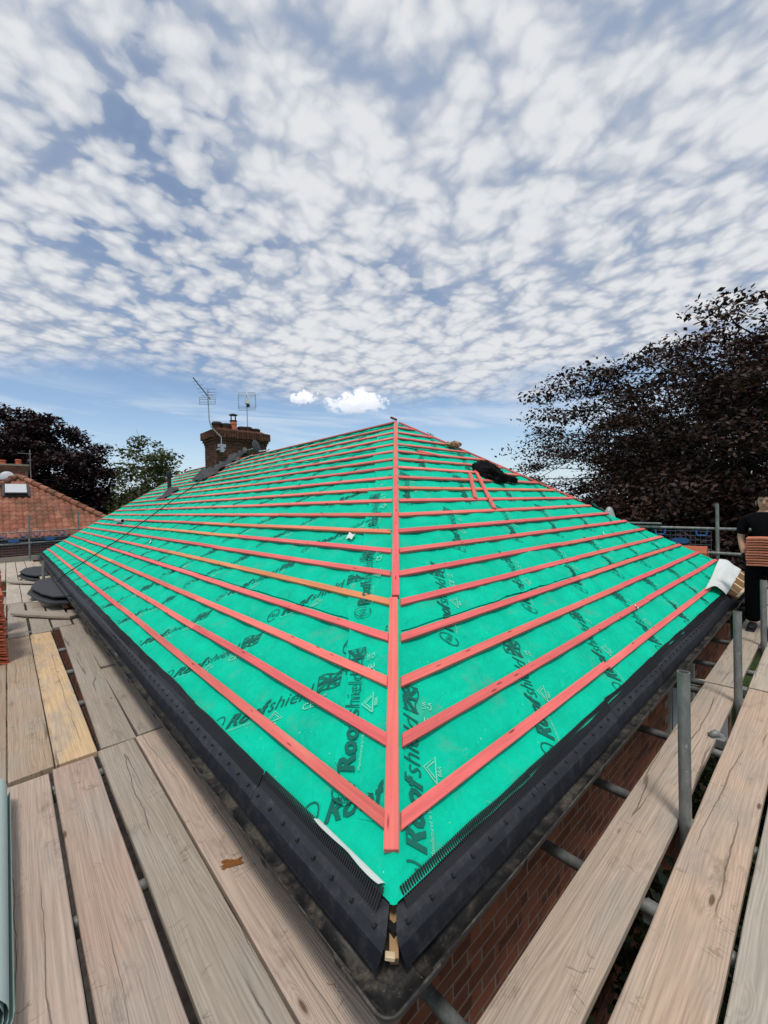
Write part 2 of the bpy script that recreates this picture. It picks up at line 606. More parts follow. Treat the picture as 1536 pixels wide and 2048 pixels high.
def mat_tile():
    m, b, bs = new_mat('clay_roof_tile', .85, .15)
    co = b.n('ShaderNodeNewGeometry').outputs['Position']
    oi = b.n('ShaderNodeObjectInfo')
    col = b.ramp(oi.outputs['Random'], [(0, (.22, .085, .055)), (.45, (.30, .12, .08)), (.8, (.37, .165, .11)), (1, (.16, .08, .06))])
    n = b.noise(co, 9, 6, .7)
    n2 = b.noise(co, 1.2, 4, .6)
    f = b.math('ADD', b.math('MULTIPLY', b.math('SUBTRACT', n, .5), .7), 1.0)
    col = b.mix(1.0, col, b.comb(f, f, f), 'MULTIPLY')
    col = b.mix(b.math('MULTIPLY', b.step(n2, .45, .68), .65), col, (.085, .06, .035))
    col = b.mix(b.math('MULTIPLY', b.step(b.noise(co, 22, 4, .7), .66, .75), .5), col, (.33, .28, .2))
    b.put(bs.inputs['Base Color'], col)
    b.put(bs.inputs['Normal'], b.bump(n, .4, .006))
    return m


def mat_ground():
    m, b, bs = new_mat('lawn', .95, .1)
    co = b.n('ShaderNodeNewGeometry').outputs['Position']
    n = b.noise(co, .5, 5, .6)
    n2 = b.noise(co, 14, 5, .7)
    col = b.mix(b.step(n2, .3, .7), (.022, .035, .012), (.06, .085, .025))
    col = b.mix(b.math('MULTIPLY', b.step(n, .5, .7), .4), col, (.10, .085, .05))
    b.put(bs.inputs['Base Color'], col)
    b.put(bs.inputs['Normal'], b.bump(n2, .8, .03))
    return m


GREEN = (.002, .52, .33)
M_WOOD = mat_wood()
M_BATTEN = mat_batten()
M_MEM = mat_membrane('green_underlay', GREEN)
M_MEMW = simple('underlay_white_side', (.66, .70, .68), .75, .2, .10, 12, bump=.3, bscale=30, bdist=.004)
M_PRINT = simple('print_dark', (.003, .125, .092), .6, .25, .25, 40)
M_PRINTL = simple('print_pale', (.22, .62, .45), .6, .25, .1, 40)
M_TRAY = mat_tray()
M_GUT = mat_gutter()
M_BLACK = simple('black_plastic', (.016, .016, .018), .45, .4, .2, 20)
M_BRICK = mat_brick('house_brick', [(0, (.15, .055, .035)), (.35, (.25, .082, .046)), (.7, (.34, .115, .062)), (1, (.17, .07, .048))], .35)
M_BRICKC = mat_brick('chimney_brick', [(0, (.060, .030, .021)), (.4, (.10, .046, .029)), (.75, (.145, .062, .036)), (1, (.055, .033, .027))], .55)
M_MORTAR = simple('mortar', (.30, .265, .21), .95, .1, .25, 25, bump=.5, bscale=80, bdist=.004)
M_MORTARR = simple('mortar_pinkish', (.31, .22, .175), .95, .1, .25, 25, bump=.5, bscale=80, bdist=.004)
M_STEEL = mat_steel()
M_TERRA = simple('terracotta', (.42, .115, .06), .8, .2, .22, 14, bump=.3, bscale=50)
M_TERRA2 = simple('terracotta_edge', (.56, .20, .125), .8, .2, .2, 18, bump=.3, bscale=50)
M_LEAD = simple('lead_sheet', (.045, .046, .050), .6, .4, .3, 10, bump=.4, bscale=14, bdist=.01)
M_CLOTH = simple('black_cloth', (.008, .008, .009), .92, .15, .35, 9, bump=.6, bscale=24, bdist=.01)
M_PLY = simple('raw_timber', (.36, .225, .11), .8, .2, .25, 9, bump=.3, bscale=50)
M_PLYB = simple('brown_sarking', (.20, .105, .045), .8, .2, .25, 9, bump=.3, bscale=50)
M_CREAM = simple('cream_timber', (.62, .49, .31), .8, .2, .15, 9)
M_WHITE = simple('white_plastic', (.72, .73, .74), .5, .35, .06, 9)
M_UPVC = simple('grey_white_frame', (.50, .52, .54), .45, .4, .06, 9)
M_GLASS = simple('dark_glass', (.02, .025, .03), .08, .6, .1, 3)
M_BLUE = simple('blue_plastic', (.03, .10, .27), .5, .35, .15, 12)
M_WIRE = simple('blue_grey_wire', (.11, .16, .24), .5, .4, .1, 12, metal=.3)
M_ALU = simple('aluminium', (.42, .44, .46), .4, .5, .12, 20, metal=.7)
M_SKIN = simple('skin', (.46, .26, .18), .6, .35, .08, 20)
M_HAIR = simple('hair', (.007, .005, .004), .9, .05, .3, 60, bump=.6, bscale=120)
M_CLOTHT = simple('black_tshirt', (.006, .006, .007), .95, .05, .3, 9, bump=.5, bscale=18, bdist=.01)
M_CLOTHP = simple('black_trousers', (.005, .005, .006), .95, .05, .3, 9, bump=.5, bscale=14, bdist=.012)
M_GLOVE = simple('black_glove', (.010, .010, .012), .8, .2, .3, 30)
M_SHOE = simple('dark_shoe', (.022, .022, .024), .7, .3, .3, 25)
M_ROLL = simple('pale_green_roll', (.48, .61, .58), .75, .2, .08, 9, bump=.3, bscale=60)
M_SLATE = simple('dark_sheet', (.032, .034, .040), .55, .35, .3, 11, bump=.3, bscale=30)
M_PAPER = simple('brown_paper', (.40, .25, .15), .85, .15, .2, 30, bump=.6, bscale=40, bdist=.01)
M_POLY = simple('cloudy_polythene', (.34, .35, .35), .35, .5, .15, 20)
M_BARK = simple('bark', (.022, .018, .016), .95, .1, .4, 6, bump=.6, bscale=20, bdist=.02)
M_BARKL = simple('pale_bark', (.16, .14, .12), .95, .1, .4, 6, bump=.6, bscale=20, bdist=.02)
M_COPPER = mat_leaf('copper_leaf', [(.25, (.009, .006, .006)), (.46, (.026, .013, .010)), (.62, (.070, .027, .018)), (.85, (.050, .040, .019))], .16)
M_PLUM = mat_leaf('plum_leaf', [(.25, (.012, .006, .008)), (.55, (.026, .010, .012)), (.85, (.050, .018, .018))], .15)
M_GREENL = mat_leaf('green_leaf', [(.25, (.035, .050, .016)), (.55, (.085, .11, .035)), (.85, (.19, .20, .075))], .25)
M_DKGREEN = mat_leaf('dark_green_leaf', [(.25, (.008, .014, .006)), (.55, (.018, .032, .010)), (.85, (.045, .06, .018))], .2)
M_TILE = mat_tile()
M_GROUND = mat_ground()

def frame_obj(name, V, F, mat, origin, ex, ey, ez, parent=None, color=None, smooth=False, mesh=None, **kw):
    """V in a local frame with axes ex, ey, ez at origin"""
    me = mesh or mesh_np(name, V, F, mat, smooth)
    o = bpy.data.objects.new(name, me)
    place(o, origin, parent)
    o.rotation_euler = Matrix((ex, ey, ez)).transposed().to_euler()
    if color is not None: o.color = tuple(color) + (1,)
    return tag(o, **kw)


# ------------------------------------------------------------------ setting: ground
obj('ground', [(-400, -400, -2.45), (400, -400, -2.45), (400, 400, -2.45), (-400, 400, -2.45)], [(0, 1, 2, 3)], M_GROUND, kind='structure')
mp, bp_, bsp = new_mat('paving', .9, .15)
_co = bp_.n('ShaderNodeNewGeometry').outputs['Position']
_n = bp_.noise(_co, 7, 5, .65)
bp_.put(bsp.inputs['Base Color'], bp_.ramp(_n, [(.3, (.05, .045, .04)), (.7, (.15, .125, .10))]))
obj('path', [(-2.2, -3, -2.446), (.33, -3, -2.446), (.33, 20, -2.446), (-2.2, 20, -2.446)], [(0, 1, 2, 3)], mp, kind='structure')

# ------------------------------------------------------------------ the bungalow
AL = R_(33.5)
T = math.tan(AL)
CA, SA = math.cos(AL), math.sin(AL)
XC, YF = 4.26, 17.3            # ridge over x = XC, far end of the left eave
NB_ROWS = 19
GX = .25 * CA                 # plan distance between battens
ZT = lambda a: .513 + (a - .3) * T       # height of the battens' upper face at plan distance a from the gutter rim
ZM = lambda a: .483 + (a - .3) * T       # the underlay below
yfar = lambda x: YF - (x / XC) * 1.6     # far verge of the left slope

house = thing('bungalow', (4.26, 8, -2.45), 'brick bungalow with green underlay and red battens on its stripped hipped roof', 'house')


def hm(u, s, seed):
    """slack and creases of the underlay, metres along the slope normal; u along the eave, s up the slope"""
    h = -.010 * (0.5 - 0.5 * np.cos(2 * np.pi * (u + .05 * vnoise(s * .7, u * .3, seed)) / .45))
    h += .0055 * vnoise(u * 1.7 + 5, s * 2.3, seed + 1) + .003 * vnoise(u * 5.3, s * 4.1, seed + 2)
    r1 = 1 - np.abs(vnoise(u * 1.1 + s * .9, s * .55 - u * .25, seed + 3))
    r2 = 1 - np.abs(vnoise(u * 2.6 - s * .4, s * .7 + 3, seed + 4))
    h += .018 * np.clip(r1 - .86, 0, 1) / .14 * np.clip(vnoise(u * .8, s * .8, seed + 5) + .25, 0, 1)
    h += .010 * np.clip(r2 - .88, 0, 1) / .12 * np.clip(vnoise(u * .6 + 9, s * .9, seed + 6) + .1, 0, 1)
    pt = np.clip(vnoise(u * .9 + 4, s * 1.1 + 2, seed + 9) * 1.6 + .15, 0, 1)
    w1 = 1 - np.abs(vnoise(u * 6.5 + s * 4, s * 3.2 - u * 1.8, seed + 10))
    h += .012 * pt * np.clip(w1 - .55, 0, 1) / .45
    # pulled in under each batten, slack between them
    h -= .009 * (.5 + .5 * np.cos(2 * np.pi * ((s - .3 / CA + .03) / .25)))
    return h


def face_pt(side, u, s, n):
    """u along the eave from the near corner, s up the slope from the gutter rim, n off the underlay"""
    a = s * CA - n * SA
    z = ZM(0) + s * SA + n * CA
    return np.stack([a, u, z], -1) if side == 'L' else np.stack([u, a, z], -1)


def u_range(side, s):
    a = s * CA
    if side == 'L':
        return a + .0, yfar(a)
    return a + .0, 2 * XC - a


S_TOP = XC / CA
ONE = np.linspace
for side, seed in (('L', 11), ('R', 41)):
    k = 0
    s0 = .19
    while s0 < S_TOP - .05:
        s1 = min(s0 + 1.06, S_TOP - .004)
        ns = 34 if s1 - s0 > .6 else 16
        ss = np.linspace(s0, s1, ns)
        nu = 460 if side == 'L' else 250
        w = np.linspace(0, 1, nu) ** (1.6 if side == 'L' else 1.25)
        S, W = np.meshgrid(ss, w, indexing='ij')
        lo, hi = u_range(side, S)
        U = lo + (hi - lo) * W
        if k == 0:                                  # the eave edge is cut unevenly and droops
            S = S + (1 - (S - s0) / (s1 - s0)) ** 6 * (.012 * vnoise(U * 2.3, U * 0, 3) + .006 * vnoise(U * 7, U * 0, 5))
        lap = .010 * (1 - (S - s0) / (s1 - s0))
        edge = np.clip((U - lo) / .12, 0, 1) * np.clip((hi - U) / .12, 0, 1)
        H = hm(U, S, seed) * edge * (np.clip((S - s0 - .03) / .14, 0, 1) if k == 0 else 1) + lap
        # a lifted, rucked lower lip where each course laps the one below
        H += .010 * np.exp(-((S - s0) / .05) ** 2) * np.clip(vnoise(U * 1.9, U * 0 + k, seed + 8), 0, 1) * (k > 0)
        P = face_pt(side, U, S, H)
        obj('underlay_sheet', P.reshape(-1, 3), grid_faces(ns, nu), M_MEM, house, smooth=True)
        s0 += .96
        k += 1

# the two slopes that face away
far = MB()
zt, ze = ZM(XC), ZM(0)
far.add([(2 * XC, 0, ze), (2 * XC, YF, ze), (XC, YF - 1.6, zt), (XC, XC, zt)], [(0, 1, 2, 3)])
obj('underlay_sheet', *far.get(), M_MEM, house)
far = MB()
far.add([(2 * XC, YF, ze), (0, YF, ze), (XC, YF - 1.6, zt)], [(0, 1, 2)])
obj('underlay_sheet', *far.get(), M_MEM, house)

# strip of underlay folded over the hip, its lower lip cut in loose scallops
for q, (sA, sB, wl, wr) in enumerate(((.36, 1.75, .40, .03), (1.62, 3.1, .36, .03), (2.95, 4.9, .30, .03))):
    ns, nw = 60, 22
    ss = np.linspace(sA, sB, ns)
    S, W = np.meshgrid(ss, np.linspace(0, 1, nw), indexing='ij')
    wid = wl * (1 + .22 * vnoise(S * 2.2, S * 0 + q, 77) + .10 * vnoise(S * 6, S * 0 + q, 78)) * np.clip((S - sA) / .16 + .28, 0, 1) ** .5
    U = S * CA + W * wid
    n = hm(U, S, 11) * .5 + .010 + .006 * W * np.clip(vnoise(S * 3, W * 2, 5), 0, 1) + .010 * np.exp(-((1 - W) / .1) ** 2) * np.clip(vnoise(S * 2.5, W * 0, 9), 0, 1)
    S2 = S - W * .10 * (1 + .4 * vnoise(U * 3, U * 0, 3))
    P = face_pt('L', U, S2, n)
    obj('hip_underlay', P.reshape(-1, 3), grid_faces(ns, nw), M_MEM, house, smooth=True)

# the fold itself, tight over the hip rafter down to its torn tip
ss = np.linspace(.176, S_TOP - .01, 90)
V = []
for q in ss:
    wv_ = .05 + .008 * float(vnoise(q * 5, 0, 31))
    wl_, wr_ = (wv_, wv_) if q > .21 else (.012 + .9 * (q - .176), .012 + .9 * (q - .176))
    V += [tuple(face_pt('L', np.array(q * CA + wl_), np.array(q), np.array(.0085))), (q * CA - .004, q * CA - .004, ZM(q * CA) + .014), tuple(face_pt('R', np.array(q * CA + wr_), np.array(q), np.array(.0085)))]
obj('hip_underlay', np.array(V), grid_faces(len(ss), 3), M_MEM, house, smooth=True)

# ---------------- printing on the underlay
DG = bpy.context.evaluated_depsgraph_get


def text_2d(body, size, shear=0., bold=0., space=1.):
    cu = bpy.data.curves.new('txt', 'FONT')
    cu.body = body
    cu.size = size
    cu.shear = shear
    cu.offset = bold
    cu.space_character = space
    cu.resolution_u = 2
    cu.fill_mode = 'FRONT'
    o = bpy.data.objects.new('txt', cu)
    COL.objects.link(o)
    bpy.context.view_layer.update()
    me = bpy.data.meshes.new_from_object(o.evaluated_get(DG()))
    V = np.array([v.co[:2] for v in me.vertices])
    F = [tuple(p.vertices) for p in me.polygons]
    bpy.data.objects.remove(o)
    bpy.data.curves.remove(cu)
    bpy.data.meshes.remove(me)
    return V, F


class P2:
    def __init__(s):
        s.V, s.F, s.n = [], [], 0

    def add(s, V, F, dx=0, dy=0, k=1.):
        s.V.append(np.asarray(V, float) * k + (dx, dy))
        s.F += [tuple(i + s.n for i in f) for f in F]
        s.n += len(V)

    def stroke(s, pts, w):
        pts = np.asarray(pts, float)
        t = np.gradient(pts, axis=0)
        t /= np.linalg.norm(t, axis=1)[:, None] + 1e-9
        nr = np.stack([-t[:, 1], t[:, 0]], 1) * w / 2
        V = np.vstack([pts + nr, pts - nr])
        m = len(pts)
        s.add(V, [(i, i + m, i + m + 1, i + 1) for i in range(m - 1)])

    def get(s):
        return np.vstack(s.V), s.F


def print_unit():
    d, l = P2(), P2()
    th = np.linspace(0, 2 * np.pi * .93, 26)
    rot = lambda P, a: np.stack([P[:, 0] * math.cos(a) - P[:, 1] * math.sin(a), P[:, 0] * math.sin(a) + P[:, 1] * math.cos(a)], 1)
    c = np.array([-.062, .034])
    d.stroke(rot(np.stack([.036 * np.cos(th), .055 * np.sin(th)], 1), -.5) + c, .006)
    for q in range(3):                              # folded-tile chevrons inside the oval
        o = (q - 1) * .017
        d.stroke(rot(np.array([(o - .016, -.022), (o + .0, .012), (o + .020, -.014)]) + (0, .004), -.5) + c, .005)
    V, F = text_2d('Roof', .108, .28, .0036, 1.04)
    d.add(V, F, 0, 0)
    wR = V[:, 0].max() - .016
    V, F = text_2d('shield', .108, .28, -.0008, .98)
    d.add(V, F, wR, 0)
    xe = wR + V[:, 0].max() + .014
    # waving flag with crossed bars over a lettered panel
    wv = lambda x, y: (xe + x + y * .10, y + .009 * math.sin(x * 48))
    fl = P2()
    N = 9
    for (y0, y1) in ((.0, .006), (.092, .098)):
        d.stroke([wv(.13 * i / N, (y0 + y1) / 2) for i in range(N + 1)], .006)
    d.stroke([wv(.13 * i / N, .048) for i in range(N + 1)], .015)
    d.stroke([wv(.065, .098 * i / 4) for i in range(5)], .015)
    for x0 in (.002, .128):
        d.stroke([wv(x0, .098 * i / 4) for i in range(5)], .005)
    for sg in (1, -1):
        for oo in (-.012, .0, .012):
            d.stroke([wv(.13 * (i / 6), .049 + sg * (.098 * (i / 6) - .049) * .92 + oo * .6) for i in range(7)], .0042)
    # pale small print under the name
    V, F = text_2d('CE', .052, .0, .0006, 1.1)
    l.add(V, F, wR + .20, -.062)
    V, F = text_2d('UK', .026, 0, .0003, 1.1)
    l.add(V, F, wR + .30, -.036)
    V, F = text_2d('CA', .026, 0, .0003, 1.1)
    l.add(V, F, wR + .30, -.062)
    l.stroke([(.235, -.062), (.285, -.012), (.335, -.062), (.235, -.062)], .005)
    l.stroke([(.255, -.056), (.285, -.026), (.315, -.056)], .004)
    V, F = text_2d('BBA', .022, 0, .0003)
    l.add(V, F, .262, -.084)
    V, F = text_2d('Manufactured in UK', .0175, 0, .0, 1.05)
    l.add(V, F, .0, -.028)
    return d.get(), l.get()


PU_D, PU_L = [(V * 1.18, F) for V, F in print_unit()]


def cut(V, F, planes):
    """trim a flat 2-D mesh (given as 3-D points) by half spaces n.p >= d"""
    bm = bmesh.new()
    vs = [bm.verts.new(v) for v in V]
    for f in F:
        try:
            bm.faces.new([vs[i] for i in f])
        except ValueError:
            pass
    for n, dd in planes:
        n = Vector(n)
        bmesh.ops.bisect_plane(bm, geom=bm.verts[:] + bm.edges[:] + bm.faces[:], dist=1e-6, plane_co=n * dd / n.length_squared, plane_no=n, clear_inner=True)
    bm.verts.ensure_lookup_table()
    bm.verts.index_update()
    V = np.array([tuple(v.co) for v in bm.verts])
    F = [tuple(v.index for v in f.verts) for f in bm.faces]
    bm.free()
    return V, F


def stamp(side, u0, s0, ang, extra=.0, seed=11, clip_hip=True):
    """print one unit with its baseline start at (u0, s0); ang from the upslope direction towards the right hand"""
    ca, sa = math.cos(ang), math.sin(ang)
    sgn = -1 if side == 'L' else 1
    for (V2, F2), mat, nm in ((PU_D, M_PRINT, 'printed_lettering'), (PU_L, M_PRINTL, 'printed_marks')):
        bx, by = V2[:, 0], V2[:, 1]
        # baseline direction in (right, up): (sin, cos); letter-up direction is 90 degrees to its left
        r = bx * sa - by * ca
        up = bx * ca + by * sa
        U = u0 + sgn * r
        S = s0 + up
        V = np.stack([U, S, 0 * U], 1)
        planes = [((0, 1, 0), .205)]
        if clip_hip:
            lo_k = CA
            planes.append(((1, -lo_k, 0), .055))
            planes.append(((-1, -CA if side == 'R' else -.31, 0), -(2 * XC - .05) if side == 'R' else -(YF - .2)))
        if (U - CA * S).max() < .06 or S.max() < .22 or S.max() > S_TOP - .03: continue
        if (U - CA * S).min() < .06 or S.min() < .21 or U.max() > 7.5:
            V, F = cut(V, F2, planes)
            trimmed = True
        else:
            F = F2
            trimmed = False
        if len(V) < 3 or not F or np.ptp(V, axis=0).max() < .2: continue
        lapk = ((V[:, 1] - .19) % .96) / .96
        e_ = np.clip((V[:, 0] - CA * V[:, 1]) / .12, 0, 1)
        n = hm(V[:, 0], V[:, 1], seed) * e_ * np.clip((V[:, 1] - .22) / .14, 0, 1) + .0165 - .008 * lapk + extra
        P = face_pt(side, V[:, 0], V[:, 1], n)
        obj(nm, P, F, mat, house, kind='stuff' if nm == 'printed_marks' or trimmed else None)


A45 = R_(45)
row = 0
s_r = .12 / CA
while s_r < S_TOP:
    for kk in range(-2, 18):
        u = 1.62 + 1.03 * kk + (.52 if row % 2 else 0) + .05 * vnoise(row * 3.1, kk * .7, 2)
        if u > yfar(s_r * CA) - .2: break
        stamp('L', u, s_r + .06, A45)
    for kk in range(-1, 9):
        u = 1.36 + 1.02 * kk + (.02 if row % 2 else 0)
        if u > 2 * XC - s_r * CA - .3: break
        stamp('R', u, s_r + .075, R_(40), seed=41)
    s_r += .80
    row += 1
for sv in (.42, 1.30, 2.2):                            # the strip over the hip carries the same print, running along it
    stamp('L', sv * CA + .24, sv, -R_(40), .016, clip_hip=True)

# ---------------- battens
RED, ORANGE = (.79, .158, .150), (.71, .225, .12)


def batten(pu, pl_, z_up, side, col, name='batten', wob=.0025):
    """a batten between two ends on a slope. pu/pl_: (start, end) along the eave at its upper and lower edge"""
    L0 = min(pu[0], pl_[0])
    L1 = max(pu[1], pl_[1])
    n = max(2, int((L1 - L0) / .5) + 1)
    tt = np.linspace(0, 1, n)
    w, th = .05, .025
    sd = rng.integers(0, 9999)
    V, F = [], []
    for i, q in enumerate(tt):
        uu = pu[0] + (pu[1] - pu[0]) * q
        ul = pl_[0] + (pl_[1] - pl_[0]) * q
        dy = wob * float(vnoise(uu * .9, 0., sd)) * 1.6
        dz = wob * float(vnoise(uu * 1.3, 5., sd))
        V += [(uu, dy, dz), (ul, -w + dy, dz), (ul, -w + dy, dz - th), (uu, dy, dz - th)]
    for i in range(n - 1):
        for k in range(4):
            a, c = i * 4 + k, i * 4 + (k + 1) % 4
            F.append((a, a + 4, c + 4, c))
    F.append((0, 1, 2, 3))
    m = (n - 1) * 4
    F.append((m + 3, m + 2, m + 1, m))
    V = np.array(V)
    a = z_up
    up = Vector((CA, 0, SA)) if side == 'L' else Vector((0, CA, SA))
    nz = Vector((-SA, 0, CA)) if side == 'L' else Vector((0, -SA, CA))
    if side == 'L':
        ex = Vector((0, 1, 0))
        org = Vector((a, 0, ZT(a)))
        # ex, up, nz must be right handed: use -y
        V[:, 0] *= -1
        F = [tuple(reversed(f)) for f in F]
        ex = -ex
    else:
        ex = Vector((1, 0, 0))
        org = Vector((0, a, ZT(a)))
    c = V[:, 0].mean()
    V[:, 0] -= c
    me = mesh_np(name, V, [tuple(reversed(f)) for f in F], M_BATTEN)
    bevel_mesh(me, .002)
    return frame_obj(name, None, None, None, org + ex * c, ex, up, nz, house, col, mesh=me)


def tint(c, v=.16):
    k = 1 + rng.uniform(-v, v)
    return (c[0] * k, c[1] * k * (1 + rng.uniform(-.12, .18)), c[2] * k)


for nrow in range(NB_ROWS):
    a = .3 + nrow * GX
    al = a - .05 * CA
    # left slope, lengths of about 4 m butted end to end
    e0 = a + .047 + rng.uniform(0, .010)
    end = yfar(a) - .03
    cuts = [e0]
    nxt = e0 + rng.uniform(1.9, 5.2)
    while nxt < end - .8:
        cuts.append(nxt)
        nxt += rng.uniform(3.6, 4.8)
    cuts.append(end)
    for i in range(len(cuts) - 1):
        c = tint(ORANGE if (nrow, i) in ((4, 0), (7, 0), (2, 2), (12, 1)) or rng.random() < .05 else RED)
        s_u, s_l = cuts[i], cuts[i] - (.05 * CA if i == 0 else 0)
        batten((s_u + .002, cuts[i + 1] - .002), (s_l + .002, cuts[i + 1] - .002), a + rng.uniform(-.003, .003), 'L', c)
    # right slope
    e0 = a + .040 + rng.uniform(0, .014)
    end = 2 * XC - a - .02
    if nrow == 0: end = 6.25
    cuts = [e0]
    if end - e0 > 4.6:
        cuts.append(e0 + rng.uniform(2.0, 4.4))
    cuts.append(end)
    for i in range(len(cuts) - 1):
        c = tint(ORANGE if (nrow, i) in ((10, 0), (10, 1)) else RED)
        s_l = cuts[i] - (.05 * CA if i == 0 else 0)
        l_e = cuts[i + 1] + (.05 * CA if i == len(cuts) - 2 and nrow else 0)
        batten((cuts[i] + .002, cuts[i + 1] - .002), (s_l + .002, l_e - .002), a + rng.uniform(-.003, .003), 'R', c)


def stick(p0, p1, w, th, up, col, name, parent=None, mat=None, **kw):
    """a straight bar from p0 to p1, its upper face along the two points"""
    p0, p1 = Vector(p0), Vector(p1)
    ex = (p1 - p0).normalized()
    ez = (Vector(up) - ex * Vector(up).dot(ex)).normalized()
    ey = ez.cross(ex)
    L = (p1 - p0).length
    V = [(x, y, z) for z in (-th, 0) for (x, y) in ((-L / 2, -w / 2), (L / 2, -w / 2), (L / 2, w / 2), (-L / 2, w / 2))]
    me = mesh_np(name, np.array(V), BOXF, mat or M_BATTEN)
    bevel_mesh(me, min(.002, th * .2))
    return frame_obj(name, None, None, None, (p0 + p1) / 2, ex, ey, ez, parent, col, mesh=me, **kw)


hip = lambda s, dz=0., o=0.: Vector((s + o, s - o, ZT(s) + dz))
stick(hip(.232, .004, -.006), hip(1.15, .002, -.006), .054, .025, (-.5, -.5, 1.5), tint(RED, .03), 'hip_batten', house)
stick(hip(1.155, .012, .003), hip(3.0, .006, .003), .05, .025, (-.5, -.5, 1.5), tint(RED, .03), 'hip_batten', house)
stick(hip(3.004, .006, .003), hip(4.25, .006, .0), .05, .025, (-.5, -.5, 1.5), tint(RED, .03), 'hip_batten', house)
rh = lambda s, dz=0.: Vector((2 * XC - s, s, ZT(s) + dz))
stick(rh(4.22, .012), rh(2.06, .012), .05, .025, (.5, -.5, 1.5), tint(RED, .03), 'hip_batten', house)
for y0, y1 in ((4.3, 8.1), (8.105, 10.95)):
    stick((XC, y0, ZT(XC) - .004), (XC, y1, ZT(XC) - .004), .05, .025, (0, 0, 1), tint(RED, .05), 'ridge_batten', house)
stick((XC, 12.0, ZT(XC) - .004), (XC, 15.6, ZT(XC) - .004), .05, .025, (0, 0, 1), tint(RED, .05), 'ridge_batten', house)

# ---------------- walls
WA = .34                       # wall face behind the gutter rim
wx1, wy1 = 2 * XC - WA, YF - WA


def wall_core():
    m = MB()
    g = .0022
    m.box((WA + g, WA + g, -2.45), (wx1 - g, wy1 - g, .05))
    return m.get()


wall = obj('wall', *wall_core(), M_MORTARR, house)
bme = mesh_np('brick', np.array([(-.1075, -.05, -.0325), (.1075, -.05, -.0325), (.1075, .05, -.0325), (-.1075, .05, -.0325), (-.1075, -.05, .0325), (.1075, -.05, .0325), (.1075, .05, .0325), (-.1075, .05, .0325)]), BOXF, M_BRICK)
bevel_mesh(bme, .003)
WIN = (4.35, 5.45, -1.35, -.12)           # opening of the window on the right-hand wall
cand, halves = [], []
for r in range(33):
    z = .05 - .0375 - r * .075
    if z < -2.45: break
    for c in range(36):
        x = WA + .1125 + c * .225 + (.1125 if r % 2 else 0)
        if x + .11 > wx1: continue
        if c == 0 and r % 2: halves.append(z)
        if WIN[0] - .1 < x < WIN[1] + .1 and WIN[2] < z < WIN[3] + .05: continue
        X, Y, D = px((x, WA, z))
        vis = D > .2 and -60 < X < 1600 and Y < 2120
        cand.append((1e9 if not vis else D, x, z))
cand.sort()
for i, (D, x, z) in enumerate(cand[:300]):
    inst('brick', bme, (x, WA + .05 + rng.uniform(-.001, .001), z), wall, rot=(0, rng.uniform(-.008, .008), 0))
for z in halves:
    inst('half_brick', bme, (WA + .051, WA + .05, z), wall, scale=(.48, 1, 1))
rest = MB()
for D, x, z in cand[300:]:
    rest.box((x - .1075, WA + rng.uniform(-.001, .001), z - .0325), (x + .1075, WA + .06, z + .0325))
for r in range(33):
    z = .05 - .0375 - r * .075
    if z < -2.45: break
    for c in range(75):
        y = WA + .23 + c * .225 + (.1125 if r % 2 else 0)
        if y + .11 > wy1: continue
        rest.box((WA + rng.uniform(-.001, .001), y - .1075, z - .0325), (WA + .06, y + .1075, z + .0325))
obj('brick_rest', *rest.get(), M_BRICK, wall, kind='stuff')

# fascia and soffit
m = MB()
m.box((.125, .125, .055), (.147, YF - .1, .33))
obj('fascia', *m.get(), M_BLACK, house)
m = MB()
m.box((.1472, .125, .055), (2 * XC - .1, .147, .33))
obj('fascia', *m.get(), M_BLACK, house)
m = MB()
m.add([(.147, .147, .058), (WA + .02, WA + .02, .058), (WA + .02, YF - .1, .058), (.147, YF - .1, .058)], [(0, 1, 2, 3)])
m.add([(.147, .147, .058), (2 * XC - .1, .147, .058), (2 * XC - .1, WA + .02, .058), (WA + .02, WA + .02, .058)], [(0, 1, 2, 3)])
obj('soffit', *m.get(), M_BLACK, house)
# bare timber that shows in the gap at the corner
stick((.098, .098, .292), (.20, .20, .36), .030, .05, (-.5, -.5, 1.5), (1, 1, 1), 'hip_rafter_end', house, M_PLY)
stick((.082, .120, .302), (.104, .098, .298), .020, .014, (0, 0, 1), (1, 1, 1), 'timber_offcut', house, M_CREAM)

# open top-hung window under the right gutter
win = part_empty('window', (4.9, WA, -.7), house)
x0, x1, z0, z1 = WIN
m = MB()
for lo, hi in (((x0, WA - .01, z0), (x0 + .06, WA + .06, z1)), ((x1 - .06, WA - .01, z0), (x1, WA + .06, z1)), ((x0 + .06, WA - .01, z0), (x1 - .06, WA + .06, z0 + .06)), ((x0 + .06, WA - .01, z1 - .06), (x1 - .06, WA + .06, z1)), ((x0 + .5, WA - .009, z0 + .06), (x0 + .55, WA + .058, z1 - .06))):
    m.box(lo, hi)
obj('frame', *m.get(), M_UPVC, win)
m = MB()
m.box((x0 + .05, WA + .02, z0 + .05), (x1 - .05, WA + .03, z1 - .05))
obj('pane', *m.get(), M_GLASS, win)
sash = MB()
hx0, hx1 = x0 + .02, x0 + .50                      # sash swung out towards the scaffold
oy = -.42
for (u0, u1, v0, v1) in ((0, .1, 0, 1), (.9, 1, 0, 1), (.1, .9, 0, .09), (.1, .9, .91, 1)):
    pts = []
    for (n) in (0, .045):
        for (u, v) in ((u0, v0), (u1, v0), (u1, v1), (u0, v1)):
            pts.append((hx0 + u * .16 + n, WA - .02 + u * oy, z1 - .07 - v * .62))
    sash.hexa(pts)
sh = obj('sash', *sash.get(), M_UPVC, win)
m = MB()
